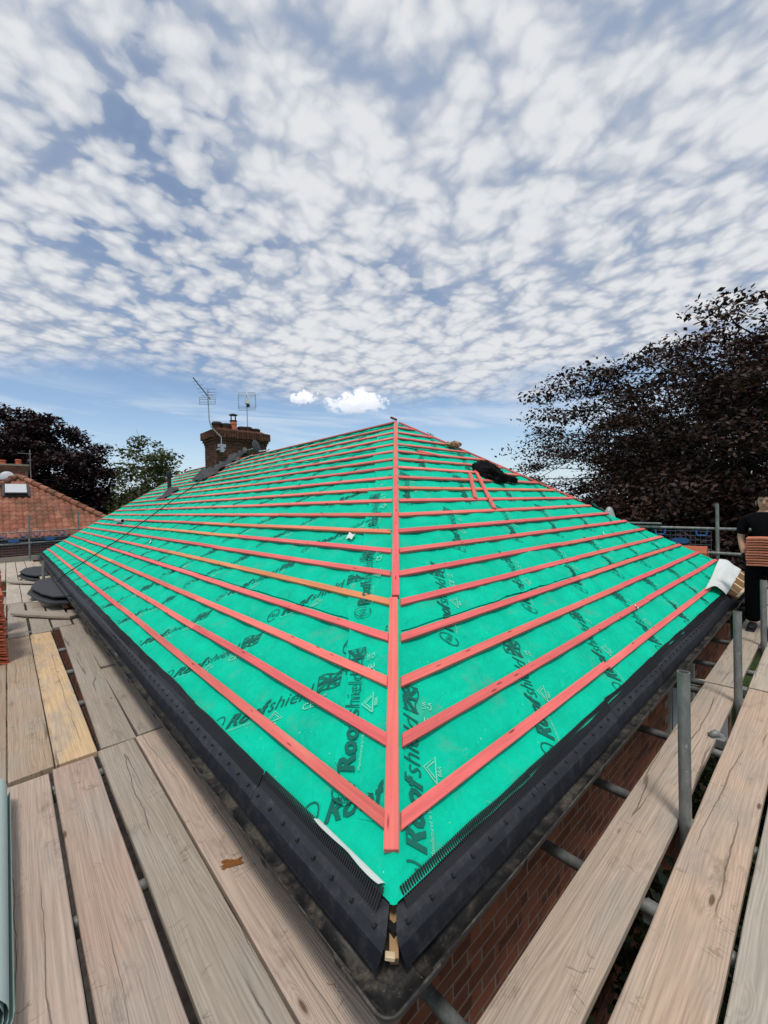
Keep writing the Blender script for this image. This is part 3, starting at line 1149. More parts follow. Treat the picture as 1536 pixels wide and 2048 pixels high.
m.add([(hx0 + .035, WA - .06, z1 - .11), (hx0 + .165, WA - .40, z1 - .11), (hx0 + .165, WA - .40, z1 - .65), (hx0 + .035, WA - .06, z1 - .65)], [(0, 1, 2, 3)])

# ---------------- gutter, eave trays and combs
GZ = .270
DXL = -.022                     # the left run sits a little farther out


def sweep(prof, La, Lb, r_corner=.06, closed=False, seg=6):
    """sweep a profile of (a, z) round the near corner; a is the distance in from the outer rim. La along y, Lb along x"""
    V, F = [], []
    rings = []
    ya = np.linspace(La, .16, 40)
    for y in ya:
        rings.append([(a, y, z) for a, z in prof])
    for k in range(seg + 1):
        ph = (math.pi / 2) * k / seg
        ring = []
        for a, z in prof:
            rr = max(r_corner - a, .0)
            cx = max(r_corner, a)
            ring.append((cx - rr * math.cos(ph), cx - rr * math.sin(ph), z))
        rings.append(ring)
    for x in np.linspace(.16, Lb, 34):
        rings.append([(x, a, z) for a, z in prof])
    n = len(prof)
    for ring in rings: V += ring
    for i in range(len(rings) - 1):
        for k in range(n - 1 + (1 if closed else 0)):
            k2 = (k + 1) % n
            F.append((i * n + k, i * n + k2, (i + 1) * n + k2, (i + 1) * n + k))
    return np.array(V), F


gut = part_empty('gutter', (.05, .05, .2), house)
R0 = .066
prof = [(.0, GZ), (-.004, GZ + .004), (-.004, GZ - .006)]
prof = [(R0 - .0545 * math.cos(a), GZ + .001 - .056 * math.sin(a)) for a in np.linspace(math.pi, 0, 13)]     # inside, from the house side to the rim
prof += [(.009, GZ + .005), (.005, GZ + .002), (.006, GZ - .006)]
prof += [(R0 - .0585 * math.cos(a), GZ - .007 - .054 * math.sin(a)) for a in np.linspace(.05, math.pi, 13)]


def gutter_run(side, f0, f1, extra=0., zo=0., name='trough'):
    V, F = [], []
    n = len(prof)
    us = np.linspace(f0, f1, max(2, int((f1 - f0) / .25) + 1))
    for u in us:
        w = .003 * float(vnoise(u * .7, 0, 3))
        for a, z in prof:
            a2 = R0 + (a - R0) * (1 + extra / R0)
            z2 = GZ + (z - GZ) * (1 + extra / R0) + w + zo
            V.append((a2 + DXL, u, z2) if side == 'L' else (u, a2, z2))
    for i in range(len(us) - 1):
        for k in range(n):
            k2 = (k + 1) % n
            f = (i * n + k, (i + 1) * n + k, (i + 1) * n + k2, i * n + k2)
            F.append(f if side == 'L' else tuple(reversed(f)))
    for base in (0, (len(us) - 1) * n):
        F.append(tuple(range(base, base + n)))
    return obj(name, np.array(V), F, M_GUT, gut, smooth=True)


# moulded corner angle, wider than the runs that plug into it
cp = [(R0 - .059 * math.cos(a), GZ + .000 - .060 * math.sin(a)) for a in np.linspace(math.pi, 0, 13)]
cp += [(.000, GZ + .008), (-.006, GZ + .004), (-.005, GZ - .006)]
cp += [(R0 - .0655 * math.cos(a), GZ - .006 - .0625 * math.sin(a)) for a in np.linspace(.05, math.pi, 13)]
V, F = [], []
rings = []
for y in (.20, .17, .15, .135, .13):
    rings.append([(a + DXL, y, z) for a, z in cp])
for k in range(9):
    ph = (math.pi / 2) * k / 8
    rings.append([(max(.05, a) - max(.05 - a, 0) * math.cos(ph) + DXL, max(.05, a) - max(.05 - a, 0) * math.sin(ph), z) for a, z in cp])
for x in (.13, .135, .15, .17, .20):
    rings.append([(x, a, z) for a, z in cp])
n = len(cp)
for r in rings: V += r
for i in range(len(rings) - 1):
    for k in range(n):
        k2 = (k + 1) % n
        F.append((i * n + k, i * n + k2, (i + 1) * n + k2, (i + 1) * n + k))
obj('corner_angle', np.array(V), F, M_GUT, gut, smooth=True)
for side, ends in (('L', (.17, 4.2, 8.3, 12.4, YF - .1)), ('R', (.17, 3.4, 6.2, 8.45))):
    for i in range(len(ends) - 1):
        gutter_run(side, ends[i] + .004, ends[i + 1] - .004, -.001 * (i % 2))
    for u in (ends[0] + .03,) + tuple(ends[1:-1]):
        gutter_run(side, u - .05, u + .05, .0065, .001, 'union_bracket')
    u = .75
    while u < ends[-1]:                               # straps that hold the run from below
        gutter_run(side, u - .013, u + .013, .0045, .001, 'bracket')
        u += .83

tray_prof = [(.076, .252), (.078, .258), (.089, .318), (.092, .323), (.107, .350), (.116, .357), (.19, .395)]


def tray_piece(side, u0, u1, mitre):
    V, F = [], []
    pr_ = tray_prof
    n = len(pr_)
    us = np.linspace(0, 1, max(2, int((u1 - u0) / .12)))
    bow = rng.integers(0, 999)
    for q in us:
        for j, (a, z) in enumerate(pr_):
            s_ = max(u0, a + .011 + .045 * max(0, (.35 - z) / .1)) if mitre else u0
            u = s_ + (u1 - s_) * q
            w = .0035 * float(vnoise(u * 1.1, j * .15, bow)) + .0015 * float(vnoise(u * 4, j * .4, bow + 3))
            V.append((a + w + DXL * max(0, 1 - max(0, a - .1) / .09), u, z + w * .5) if side == 'L' else (u, a + w, z + w * .5))
    for i in range(len(us) - 1):
        for j in range(n - 1):
            f = (i * n + j, i * n + j + 1, (i + 1) * n + j + 1, (i + 1) * n + j)
            F.append(f if side == 'R' else tuple(reversed(f)))
    V = np.array(V)
    # give the sheet its 2 mm
    V2 = V.copy()
    V2[:, 2] -= .002
    nn = len(V)
    F2 = F + [tuple(i + nn for i in reversed(f)) for f in F]
    return obj('eave_tray', np.vstack([V, V2]), F2, M_TRAY, house)


for side, total in (('L', YF - .35), ('R', 6.75)):
    u = .02
    first = True
    while u < total - .2:
        L = 1.0 if not first else 1.02
        e = min(u + L, total)
        t_ = tray_piece(side, u, e - .004, first)
        # joint cover moulded at the far end, and the row of snap hooks on the shoulder
        h = u + (.15 if first else .06)
        while h < e - .03:
            m = MB()
            for (da, dz, la, lz) in ((0, .002, .011, .003), (.006, .005, .004, .003)):
                c = (.104 + da + (DXL if side == 'L' else 0), h, .349 + dz)
                if side == 'L':
                    m.box((c[0] - la / 2, h - .006, c[2] - .004), (c[0] + la / 2, h + .006 - da * .9, c[2] + lz))
                else:
                    m.box((h - .006, c[0] - la / 2, c[2] - .004), (h + .006 - da * .9, c[0] + la / 2, c[2] + lz))
            if px((.1, h, .35) if side == 'L' else (h, .1, .35))[2] < 4.5:
                obj('hook', *m.get(), M_BLACK, t_)
            h += .118
        # comb: upright teeth, one moulding per tray
        m = MB()
        tu = max(u, .19) + .004
        sd = rng.integers(0, 99)
        while tu < e - .006:
            k = float(vnoise(tu * 2.0, 0, sd)) * .004
            lean = .040 + .005 * float(vnoise(tu * 3, 2, sd))
            hgt = .060 + .005 * float(vnoise(tu * 5, 1, sd))
            b0 = .120 + k + (DXL * .7 if side == 'L' else 0)
            b1 = b0 + lean
            zz0, zz1 = .357, .357 + hgt
            w = .0034
            if side == 'L':
                m.hexa([(b0, tu - w, zz0), (b0, tu + w, zz0), (b0 + .004, tu + w, zz0), (b0 + .004, tu - w, zz0), (b1, tu - w, zz1), (b1, tu + w, zz1), (b1 + .004, tu + w, zz1), (b1 + .004, tu - w, zz1)])
            else:
                m.hexa([(tu - w, b0, zz0), (tu + w, b0, zz0), (tu + w, b0 + .004, zz0), (tu - w, b0 + .004, zz0), (tu - w, b1, zz1), (tu + w, b1, zz1), (tu + w, b1 + .004, zz1), (tu - w, b1 + .004, zz1)])
            tu += .0115
        # solid lower half of the comb
        ua, ub = max(u, .19), e - .004
        for (f0, f1) in ((0, .52),):
            P = []
            for (uu) in (ua, ub):
                pass
            o_ = DXL * .7 if side == 'L' else 0
            q0, q1 = (.123 + o_, .358), (.123 + o_ + .04 * .45, .358 + .060 * .45)
            if side == 'L':
                m.add([(q0[0], ua, q0[1]), (q1[0], ua, q1[1]), (q1[0], ub, q1[1]), (q0[0], ub, q0[1])], [(0, 1, 2, 3)])
            else:
                m.add([(ua, q0[0], q0[1]), (ua, q1[0], q1[1]), (ub, q1[0], q1[1]), (ub, q0[0], q0[1])], [(0, 1, 2, 3)])
        obj('comb_filler', *m.get(), M_BLACK, t_, kind='stuff')
        u = e
        first = False

# lip of underlay by the corner that has curled over and shows its pale back
ns, nw = 44, 9
uu = np.linspace(.205, .60, ns)
U, W = np.meshgrid(uu, np.linspace(0, 1, nw), indexing='ij')
curl = np.clip(np.exp(-((U - .27) / .10) ** 2) + .75 * np.exp(-((U - .52) / .12) ** 2) + .10 * vnoise(U * 14, U * 0, 4), 0, 1)
S = .208 - W * (.001 + .028 * curl) * (1 - .30 * curl * W)
n = .014 + (.006 + .028 * np.clip(curl * 2, 0, 1)) * W ** .6
obj('underlay_lip', face_pt('L', U, S, n).reshape(-1, 3), grid_faces(ns, nw), M_MEMW, house, smooth=True)

# ------------------------------------------------------------------ chimney on the ridge
CX0, CX1, CY0, CY1 = 3.70, 5.27, 11.0, 11.85
CZ0, CZN, CZH = 2.35, 3.70, 3.98        # foot, neck, head
chim = part_empty('chimney_stack', (4.5, 11.4, CZ0), house)
m = MB()
m.box((CX0 + .012, CY0 + .012, CZ0), (CX1 - .012, CY1 - .012, CZN))
m.box((CX0 - .02, CY0 - .02, CZN), (CX1 + .02, CY1 + .02, CZH - .05))
core = obj('core', *m.get(), M_MORTAR, chim)
cb = mesh_np('brick', np.array(bme.vertices[0].co)[None, :] if False else np.array([(-.1075, -.05, -.0325), (.1075, -.05, -.0325), (.1075, .05, -.0325), (-.1075, .05, -.0325), (-.1075, -.05, .0325), (.1075, -.05, .0325), (.1075, .05, .0325), (-.1075, .05, .0325)]), BOXF, M_BRICKC)
bevel_mesh(cb, .004)
sb = mesh_np('brick', np.array([(-.0325, -.06, -.1075), (.0325, -.06, -.1075), (.0325, .06, -.1075), (-.0325, .06, -.1075), (-.0325, -.06, .1075), (.0325, -.06, .1075), (.0325, .06, .1075), (-.0325, .06, .1075)]), BOXF, M_BRICKC)
bevel_mesh(sb, .005)


def course(z, x0, x1, y0, y1, odd):
    """one course on the two sides that show"""
    j = lambda: rng.uniform(-.003, .003)
    L = x1 - x0
    n = int(round(L / .225))
    stp = L / n
    for c in range(n + (1 if odd else 0)):
        xa = x0 + (c - (.5 if odd else 0)) * stp
        a, b_ = max(xa, x0), min(xa + stp, x1)
        if b_ - a < .05: continue
        inst('brick', cb, ((a + b_) / 2, y0 + .05 + j(), z), chim, scale=((b_ - a - .012) / .215, 1, 1))
    L = y1 - y0
    n = max(1, int(round(L / .225)))
    stp = L / n
    for c in range(n + (0 if odd else 1)):
        ya = y0 + (c - (0 if odd else .5)) * stp
        a, b_ = max(ya, y0 + .105), min(ya + stp, y1)
        if b_ - a < .05: continue
        inst('brick', cb, (x0 + .05 + j(), (a + b_) / 2, z), chim, rot=(0, 0, math.pi / 2), scale=((b_ - a - .012) / .215, 1, 1))


z, r = CZN - .1575, 0
z -= .075 * 14
while z < CZN - .12:
    course(z, CX0, CX1, CY0, CY1, r % 2)
    z += .075
    r += 1
course(CZN - .0375 - .045, CX0 - .02, CX1 + .02, CY0 - .02, CY1 + .02, r % 2)
course(CZN - .0375 + .03, CX0 - .05, CX1 + .05, CY0 - .05, CY1 + .05, (r + 1) % 2)
ns_ = int((CX1 - CX0 + .2) / .075)
for i in range(ns_):
    inst('brick', sb, (CX0 - .095 + (i + .5) * (CX1 - CX0 + .19) / ns_, CY0 - .035 + rng.uniform(-.005, .005), CZN + .03 + .115 + rng.uniform(-.006, .006)), chim, rot=(0, rng.uniform(-.02, .02), 0))
ns_ = int((CY1 - CY0 + .05) / .075)
for i in range(ns_):
    inst('brick', sb, (CX0 - .035, CY0 + .03 + (i + .5) * (CY1 - CY0 + .05) / ns_, CZN + .03 + .115), chim, rot=(0, 0, math.pi / 2))
# flaunching, capped pots and the one tall pot
m = MB()
m.hexa([(CX0 - .05, CY0 - .05, CZH - .06), (CX1 + .05, CY0 - .05, CZH - .06), (CX1 + .05, CY1 + .05, CZH - .06), (CX0 - .05, CY1 + .05, CZH - .06), (CX0 + .1, CY0 + .1, CZH + .05), (CX1 - .1, CY0 + .1, CZH + .05), (CX1 - .1, CY1 - .1, CZH + .05), (CX0 + .1, CY1 - .1, CZH + .05)])
obj('flaunching', *m.get(), M_BRICKC, chim)
for i, (x, y, r, h) in enumerate(((3.88, 11.3, .15, .16), (4.12, 11.25, .15, .13), (4.60, 11.25, .13, .09), (4.80, 11.3, .15, .11), (5.09, 11.35, .14, .09), (4.35, 11.6, .14, .12))):
    h += .06
    o = obj('capped_pot', *lathe_vf([(r * .9, 0), (r * .92, h * .7), (r, h * .75), (r, h), (r * .8, h + .04), (r * .3, h + .05)], 18, (x, y, CZH - .01)), M_BRICKC, chim, smooth=False)
    obj('cap', *lathe_vf([(r * 1.04, 0), (r * 1.04, .035), (r * .7, .06), (r * .1, .065)], 18, (x, y, CZH + h * .8)), M_BLACK, o)
pot = obj('chimney_pot', *lathe_vf([(.115, 0), (.10, .02), (.092, .22), (.105, .23), (.105, .26), (.09, .27), (.09, .33)], 20, (4.36, 11.28, CZH)), simple('pot_clay', (.58, .18, .09), .8), chim)
m = MB()
for k in range(4):
    a = k * math.pi / 2 + .5
    m.tube([(4.36 + .085 * math.cos(a), 11.28 + .085 * math.sin(a), CZH + .33), (4.36 + .085 * math.cos(a), 11.28 + .085 * math.sin(a), CZH + .50)], .012, 6)
V, F = lathe_vf([(.105, 0), (.11, .03), (.09, .035)], 18, (4.36, 11.28, CZH + .315))
m.add(V, F)
V, F = lathe_vf([(.02, -.01), (.125, 0), (.12, .02), (.06, .045), (.01, .05)], 18, (4.36, 11.28, CZH + .50))
m.add(V, F)
obj('cowl', *m.get(), M_BLACK, pot)

# lead apron dressed over the battens at the foot of the stack
ns, nw = 40, 10
Q, W = np.meshgrid(np.linspace(0, 1, ns), np.linspace(0, 1, nw), indexing='ij')
# runs down the ridge side of the front, round the corner and back along the left side
xs = np.where(Q < .6, 4.55 + (3.62 - 4.55) * (Q / .6), 3.62)
ys = np.where(Q < .6, CY0 - .03, CY0 - .03 + (Q - .6) / .4 * 1.0)
ox_ = np.where(Q < .6, -.12, -.30)
oy_ = np.where(Q < .6, -.34, -.10)
ap_x = xs + ox_ * W
ap_y = ys + oy_ * W + .02 * vnoise(Q * 9, W * 2, 3)
base = .483 + (np.minimum(ap_x, XC + .1) - .3) * T
ap_z = base + .045 + .19 * (1 - W) ** 1.6 + .07 * vnoise(Q * 13, W * 3, 8) * (.3 + W) + .05 * vnoise(Q * 27, W * 5, 9)
obj('lead_apron', np.stack([ap_x, ap_y, ap_z], -1).reshape(-1, 3), grid_faces(ns, nw), M_LEAD, house, smooth=True)
# white edge of an underlay offcut tucked beside it
stick((4.25, 9.85, ZT(4.2) + .05), (3.78, 10.45, ZT(3.8) + .06), .16, .01, (-.4, 0, 1), (1, 1, 1), 'underlay_offcut', None, M_MEMW, label='white strip of underlay lying beside the lead apron at the chimney', cat='underlay offcut')

# aerials on the stack
def rod(m, a, b_, r=.006, seg=6):
    m.tube([a, b_], r * 1.5, seg)


ae = thing('tv_aerial', (3.7, 10.93, 3.4), 'tv aerial with long boom on a cranked mast at the left of the chimney', 'aerial')
m = MB()
m.tube([(3.82, 10.86, 3.46), (3.82, 10.86, 3.72), (3.55, 10.86, 3.98), (3.50, 10.86, 4.18), (3.48, 10.86, 5.03)], .017, 8)
obj('mast', *m.get(), M_ALU, ae)
m = MB()
m.box((3.72, 10.83, 3.36), (3.92, 10.985, 3.40))
m.box((3.78, 10.82, 3.30), (3.88, 10.94, 3.50))
m.box((3.74, 10.84, 3.44), (3.94, 10.97, 3.53))
obj('bracket', *m.get(), M_ALU, ae)
bd = Vector((-.72, -.35, .60)).normalized()
el = Vector((.74, -.67, 0)).normalized()
p0 = Vector((3.48, 10.86, 4.83))
m = MB()
m.tube([p0 + bd * -.12, p0 + bd * .62], .014, 6)
obj('boom', *m.get(), M_BLACK, ae)
for k in range(5):
    m = MB()
    c = p0 + bd * (.02 + .12 * k)
    L = .10 + .03 * (4 - k) * .5
    rod(m, c - el * L, c + el * L, .005)
    obj('element', *m.get(), M_ALU, ae)
for zz in (5.02, 4.93, 4.86):
    m = MB()
    rod(m, Vector((3.48, 10.86, zz)) - el * .01, Vector((3.48, 10.86, zz)) + el * .24, .006)
    obj('element', *m.get(), M_ALU, ae)
m = MB()
for zz in (4.60, 4.66, 4.73, 4.79):
    rod(m, Vector((3.46, 10.84, zz)) - el * .22, Vector((3.46, 10.84, zz)) + el * .22, .006)
for sg in (-1, 1):
    rod(m, Vector((3.46, 10.84, 4.60)) + el * .22 * sg, Vector((3.46, 10.84, 4.79)) + el * .22 * sg, .006)
obj('reflector', *m.get(), M_ALU, ae)

ae = thing('tv_aerial', (4.82, 11.3, 4.05), 'grid tv aerial with four panels on the straight mast at the right of the chimney', 'aerial')
m = MB()
m.tube([(4.83, 11.35, 4.02), (4.83, 11.35, 5.17)], .016, 8)
obj('mast', *m.get(), M_ALU, ae)
for sx in (-1, 1):
    for sz in (-1, 1):
        m = MB()
        c = Vector((4.83, 11.33, 4.98 + sz * .12))
        for q in range(4):
            zz = c.z + sz * (.02 + q * .042)
            rod(m, Vector((4.83, 11.33, zz)) + el * .02 * sx, Vector((4.83, 11.33, zz)) + el * .26 * sx, .005)
        rod(m, Vector((4.83, 11.33, c.z - .10)) + el * .26 * sx, Vector((4.83, 11.33, c.z + .10)) + el * .26 * sx, .011)
        obj('panel', *m.get(), M_ALU, ae)
m = MB()
m.box((4.76, 11.25, 4.90), (4.90, 11.37, 5.05))
obj('junction_box', *m.get(), M_WHITE, ae)
m = MB()
m.tube([(4.83, 11.30, 4.84), (4.83, 11.24, 4.84)], .05, 10)
obj('clamp', *m.get(), M_BLACK, ae)

# satellite dish seen edge-on, on the chimney's front
di = thing('satellite_dish', (4.75, 10.7, 3.2), 'dark satellite dish on an arm at the front of the chimney', 'satellite dish')
V, F = lathe_vf([(.001, .05), (.08, .045), (.16, .028), (.22, .0), (.225, -.008), (.16, .018), (.08, .035), (.001, .04)], 24)
Rm = np.array(Matrix.Rotation(R_(80), 3, 'Y') @ Matrix.Rotation(R_(20), 3, 'X'))
Rz = np.array(Matrix.Rotation(R_(-35), 3, 'Z'))
V = (V * (1, 1, 1)) @ Rm.T @ Rz.T + np.array((4.76, 10.62, 3.48))
obj('dish', V, F, M_LEAD, di, smooth=True)
m = MB()
m.tube([(4.55, 11.0, 3.42), (4.62, 10.8, 3.42), (4.74, 10.64, 3.46)], .018, 8)
m.box((4.49, 10.95, 3.34), (4.60, 11.0, 3.50))
obj('arm', *m.get(), M_ALU, di)
m = MB()
m.tube([(4.78, 10.6, 3.36), (5.02, 10.45, 3.40)], .012, 8)
m.tube([(5.0, 10.46, 3.40), (5.06, 10.42, 3.44)], .03, 8)
obj('receiver', *m.get(), M_WHITE, di)

# ------------------------------------------------------------------ clutter on the slopes
vp = thing('vent_pipe', (2.85, 12.4, 2.0), 'black vent pipe with slotted cowl in a rumpled lead flashing', 'vent pipe')
m = MB()
m.tube([(2.86, 12.45, 2.1), (2.86, 12.45, 2.74)], .055, 14)
V, F = lathe_vf([(.062, 0), (.075, .01), (.075, .03), (.066, .035), (.066, .07), (.078, .075), (.078, .10), (.066, .105), (.066, .14), (.075, .15), (.06, .18), (.01, .185)], 16, (2.86, 12.45, 2.66))
m.add(V, F)
obj('pipe', *m.get(), M_BLACK, vp)
ns = nw = 16
Q, W = np.meshgrid(np.linspace(-1, 1, ns), np.linspace(-1, 1, nw), indexing='ij')
fx = 2.80 + Q * .22
fy = 12.42 + W * .42
rr = np.sqrt((Q * .22 - .05) ** 2 + (W * .4) ** 2)
fz = .483 + (fx - .3) * T + .045 + .17 * np.exp(-(rr / .14) ** 2) + .02 * vnoise(Q * 4, W * 4, 2)
obj('lead_flashing', np.stack([fx, fy, fz], -1).reshape(-1, 3), grid_faces(ns, nw), M_LEAD, vp, smooth=True)

cab = []
for (x, y) in ((.02, 9.86), (.10, 9.86), (.295, 9.85), (1.17, 9.92), (2.26, 10.5), (3.3, 10.9), (3.62, 11.0), (3.75, 10.97)):
    cab.append((x, y, .50 + (max(x, .1) - .3) * T + .045))
cab[0] = (-.012, 9.86, .29)
cab[-1] = (3.78, 10.97, 3.2)
V, F = tube_vf(cab, .011, 8)
obj('aerial_cable', V, F, M_BLACK, label='black cable running slantwise down the left slope from the chimney', cat='cable')

cpipe = MB()
a_, b_ = Vector((1.60, 13.1, ZT(1.62) + .05)), Vector((1.60, 12.2, ZT(1.62) + .05))
prf = []
V, F = tube_vf([a_, b_], .052, 16, False)
V2, F2 = tube_vf([a_, b_], .044, 16, False)
n = len(V)
Fr = [(16 + k, 16 + (k + 1) % 16, n + 16 + (k + 1) % 16, n + 16 + k) for k in range(16)] + [(k, n + k, n + (k + 1) % 16, (k + 1) % 16) for k in range(16)]
obj('pipe_offcut', np.vstack([V, V2]), F + [tuple(i + n for i in reversed(f)) for f in F2] + Fr, M_UPVC, label='short pale grey pipe offcut lying on the left slope', cat='pipe')

# two loose battens and a jacket on the right slope
zr = lambda y: ZT(y)
stick((4.20, 2.70, zr(2.70) + .028), (3.52, 2.14, zr(2.14) + .028), .05, .025, (0, -.55, .83), tint(RED), 'loose_batten', label='shorter loose batten with a raw end, leaning against the longer one', cat='batten')
stick((4.50, 2.82, zr(2.82) + .029), (3.62, 1.94, zr(1.94) + .029), .05, .025, (0, -.55, .83), tint(RED), 'loose_batten', label='longer loose batten lying down the right slope beside the black jacket', cat='batten')
stick((3.72, 3.26, zr(3.22) + .028), (4.10, 3.16, zr(3.14) + .028), .05, .025, (0, -.55, .83), tint(RED), 'batten_offcut', label='short batten offcut lying high on the right slope', cat='batten')

ns, nw = 60, 34
Q, W = np.meshgrid(np.linspace(0, 1, ns), np.linspace(0, 1, nw), indexing='ij')
# a heap on the left tapering into a sleeve on the right
cx_ = 4.42 + Q * .74
cy_ = 2.76 - Q * .22
half = (.13 * np.exp(-((Q - .26) / .30) ** 2) + .06) * np.clip(Q / .06, 0, 1) ** .5 * np.clip((1 - Q) / .03, 0, 1) ** .5
ang = (W - .5) * math.pi
hgt = (.075 * np.exp(-((Q - .28) / .26) ** 2) + .065) * np.clip(Q / .05, 0, 1) ** .5 * np.clip((1 - Q) / .03, 0, 1) ** .5
fold = 1 + .36 * vnoise(Q * 9 + W * 3, W * 6, 5) + .30 * (1 - 2 * np.abs(vnoise(Q * 17 + W * 4, W * 11, 6)))
sl = np.sin(ang) * half * fold
up_ = np.cos(ang) ** .8 * hgt * fold
jx = cx_
jy = cy_ + sl * CA - up_ * SA
jz = ZT(cy_) + .004 + sl * SA + up_ * CA
obj('jacket', np.stack([jx, jy, jz], -1).reshape(-1, 3), grid_faces(ns, nw), M_CLOTH, smooth=True, label='crumpled black jacket dropped on the right slope near the far hip', cat='jacket')

# crumpled brown paper near the apex
bm = bmesh.new()
bmesh.ops.create_icosphere(bm, subdivisions=3, radius=1)
V = np.array([tuple(v.co) for v in bm.verts])
F = [tuple(v.index for v in f.verts) for f in bm.faces]
bm.free()
k = 1 + .35 * vnoise(V[:, 0] * 3 + V[:, 2], V[:, 1] * 3, 3) + .2 * vnoise(V[:, 0] * 7, V[:, 2] * 7 + V[:, 1] * 5, 4)
PB = V * k[:, None] * (.15, .08, .055)
obj('paper_bag', PB + (4.85, 3.50, ZT(3.50) + .05), F, M_PAPER, label='crumpled brown paper bag caught high by the far hip', cat='paper')
stick((4.27, 4.24, ZT(4.22) + .055), (4.17, 4.29, ZT(4.26) + .07), .05, .025, (0, 0, 1), (.2, .07, .05), 'batten_offcut', label='dark batten stub sticking out at the very top of the hip', cat='batten')

# pale scraps
SCR = [('L', 2.18, 1.62, .12, .05, 'white underlay scrap near the hip on the left slope'), ('L', 7.6, 1.2, .16, .03, 'small white scrap in the middle of the left slope'),
       ('R', 3.75, .47, .05, .02, 'tiny white scrap above the second lowest batten on the right slope'), ('R', 5.4, 1.35, .09, .02, 'small white scrap on the right slope towards the far hip')]
for sd_, u, s, l, w, lab in SCR:
    Q, W = np.meshgrid(np.linspace(0, 1, 8), np.linspace(0, 1, 5), indexing='ij')
    P = face_pt(sd_, u + Q * l + .3 * W * w, s / CA + W * w * 1.6 + .02 * Q, .028 + .012 * np.sin(Q * 5 + W * 2))
    obj('underlay_scrap', P.reshape(-1, 3), grid_faces(8, 5), M_MEMW, smooth=True, label=lab, cat='scrap')

# turned-back flap of underlay at the far right corner, pale side out
ns, nw = 26, 16
Q, W = np.meshgrid(np.linspace(0, 1, ns), np.linspace(0, 1, nw), indexing='ij')
c00, c10, c11, c01 = np.array((5.80, .27)), np.array((8.02, .46)), np.array((8.20, .20)), np.array((6.08, .10))
XY = ((1 - Q) * (1 - W))[..., None] * c00 + (Q * (1 - W))[..., None] * c10 + (Q * W)[..., None] * c11 + ((1 - Q) * W)[..., None] * c01
XY[..., 0] += .10 * np.sin(W * 3.1) * (1 - Q) + .06 * vnoise(Q * 3, W * 3, 4)
fz = ZT(XY[..., 1]) + .02 + .05 * np.sin(np.clip(W, 0, 1) * math.pi) + .02 * vnoise(Q * 5, W * 3, 6) + .03 * (1 - Q) * W
V = np.concatenate([XY, fz[..., None]], -1).reshape(-1, 3)
obj('underlay_flap', V, grid_faces(ns, nw), M_MEMW, smooth=True, label='turned-back white underlay flap at the far right eave corner', cat='underlay flap')
fl = thing('sarking_panel', (7.4, .1, .35), 'brown boarding with cream strips at the far right eave beyond the white flap', 'boarding')
m = MB()
zs = lambda y: .40 + (y - .1) * T
m.hexa([(6.35, .03, zs(.03) - .03), (8.30, .03, zs(.03) - .03), (8.15, .26, zs(.26) - .03), (6.3, .26, zs(.26) - .03), (6.35, .03, zs(.03)), (8.30, .03, zs(.03)), (8.15, .26, zs(.26)), (6.3, .26, zs(.26))])
obj('board', *m.get(), M_PLYB, fl)
for i, x in enumerate((6.55, 6.95, 7.4, 7.9)):
    stick((x, .045, zs(.045) + .012), (x + .1, .25, zs(.25) + .012), .03, .014, (0, 0, 1), (1, 1, 1), 'strip', fl, M_CREAM)
stick((6.36, .028, zs(.028) + .016), (8.28, .028, zs(.028) + .016), .03, .018, (0, 0, 1), (1, 1, 1), 'strip', fl, M_CREAM)

# something wrapped in polythene standing behind the right hip
V, F = lathe_vf([(.16, 0), (.15, .2), (.12, .4), (.07, .62), (.035, .70), (.005, .715)], 14, (8.35, 2.25, .83))
V = V + np.stack([.03 * vnoise(V[:, 2] * 5, V[:, 1] * 7, 2), .03 * vnoise(V[:, 2] * 6, V[:, 0] * 7, 3), 0 * V[:, 0]], 1)
obj('wrapped_finial', V, F, M_POLY, smooth=True, label='cloudy polythene cone poking up behind the right-hand hip', cat='cone')

# ------------------------------------------------------------------ scaffold
BR, GREY, TAN, YEL, PALE = (.42, .305, .24), (.34, .285, .23), (.37, .275, .19), (.56, .39, .225), (.50, .42, .33)


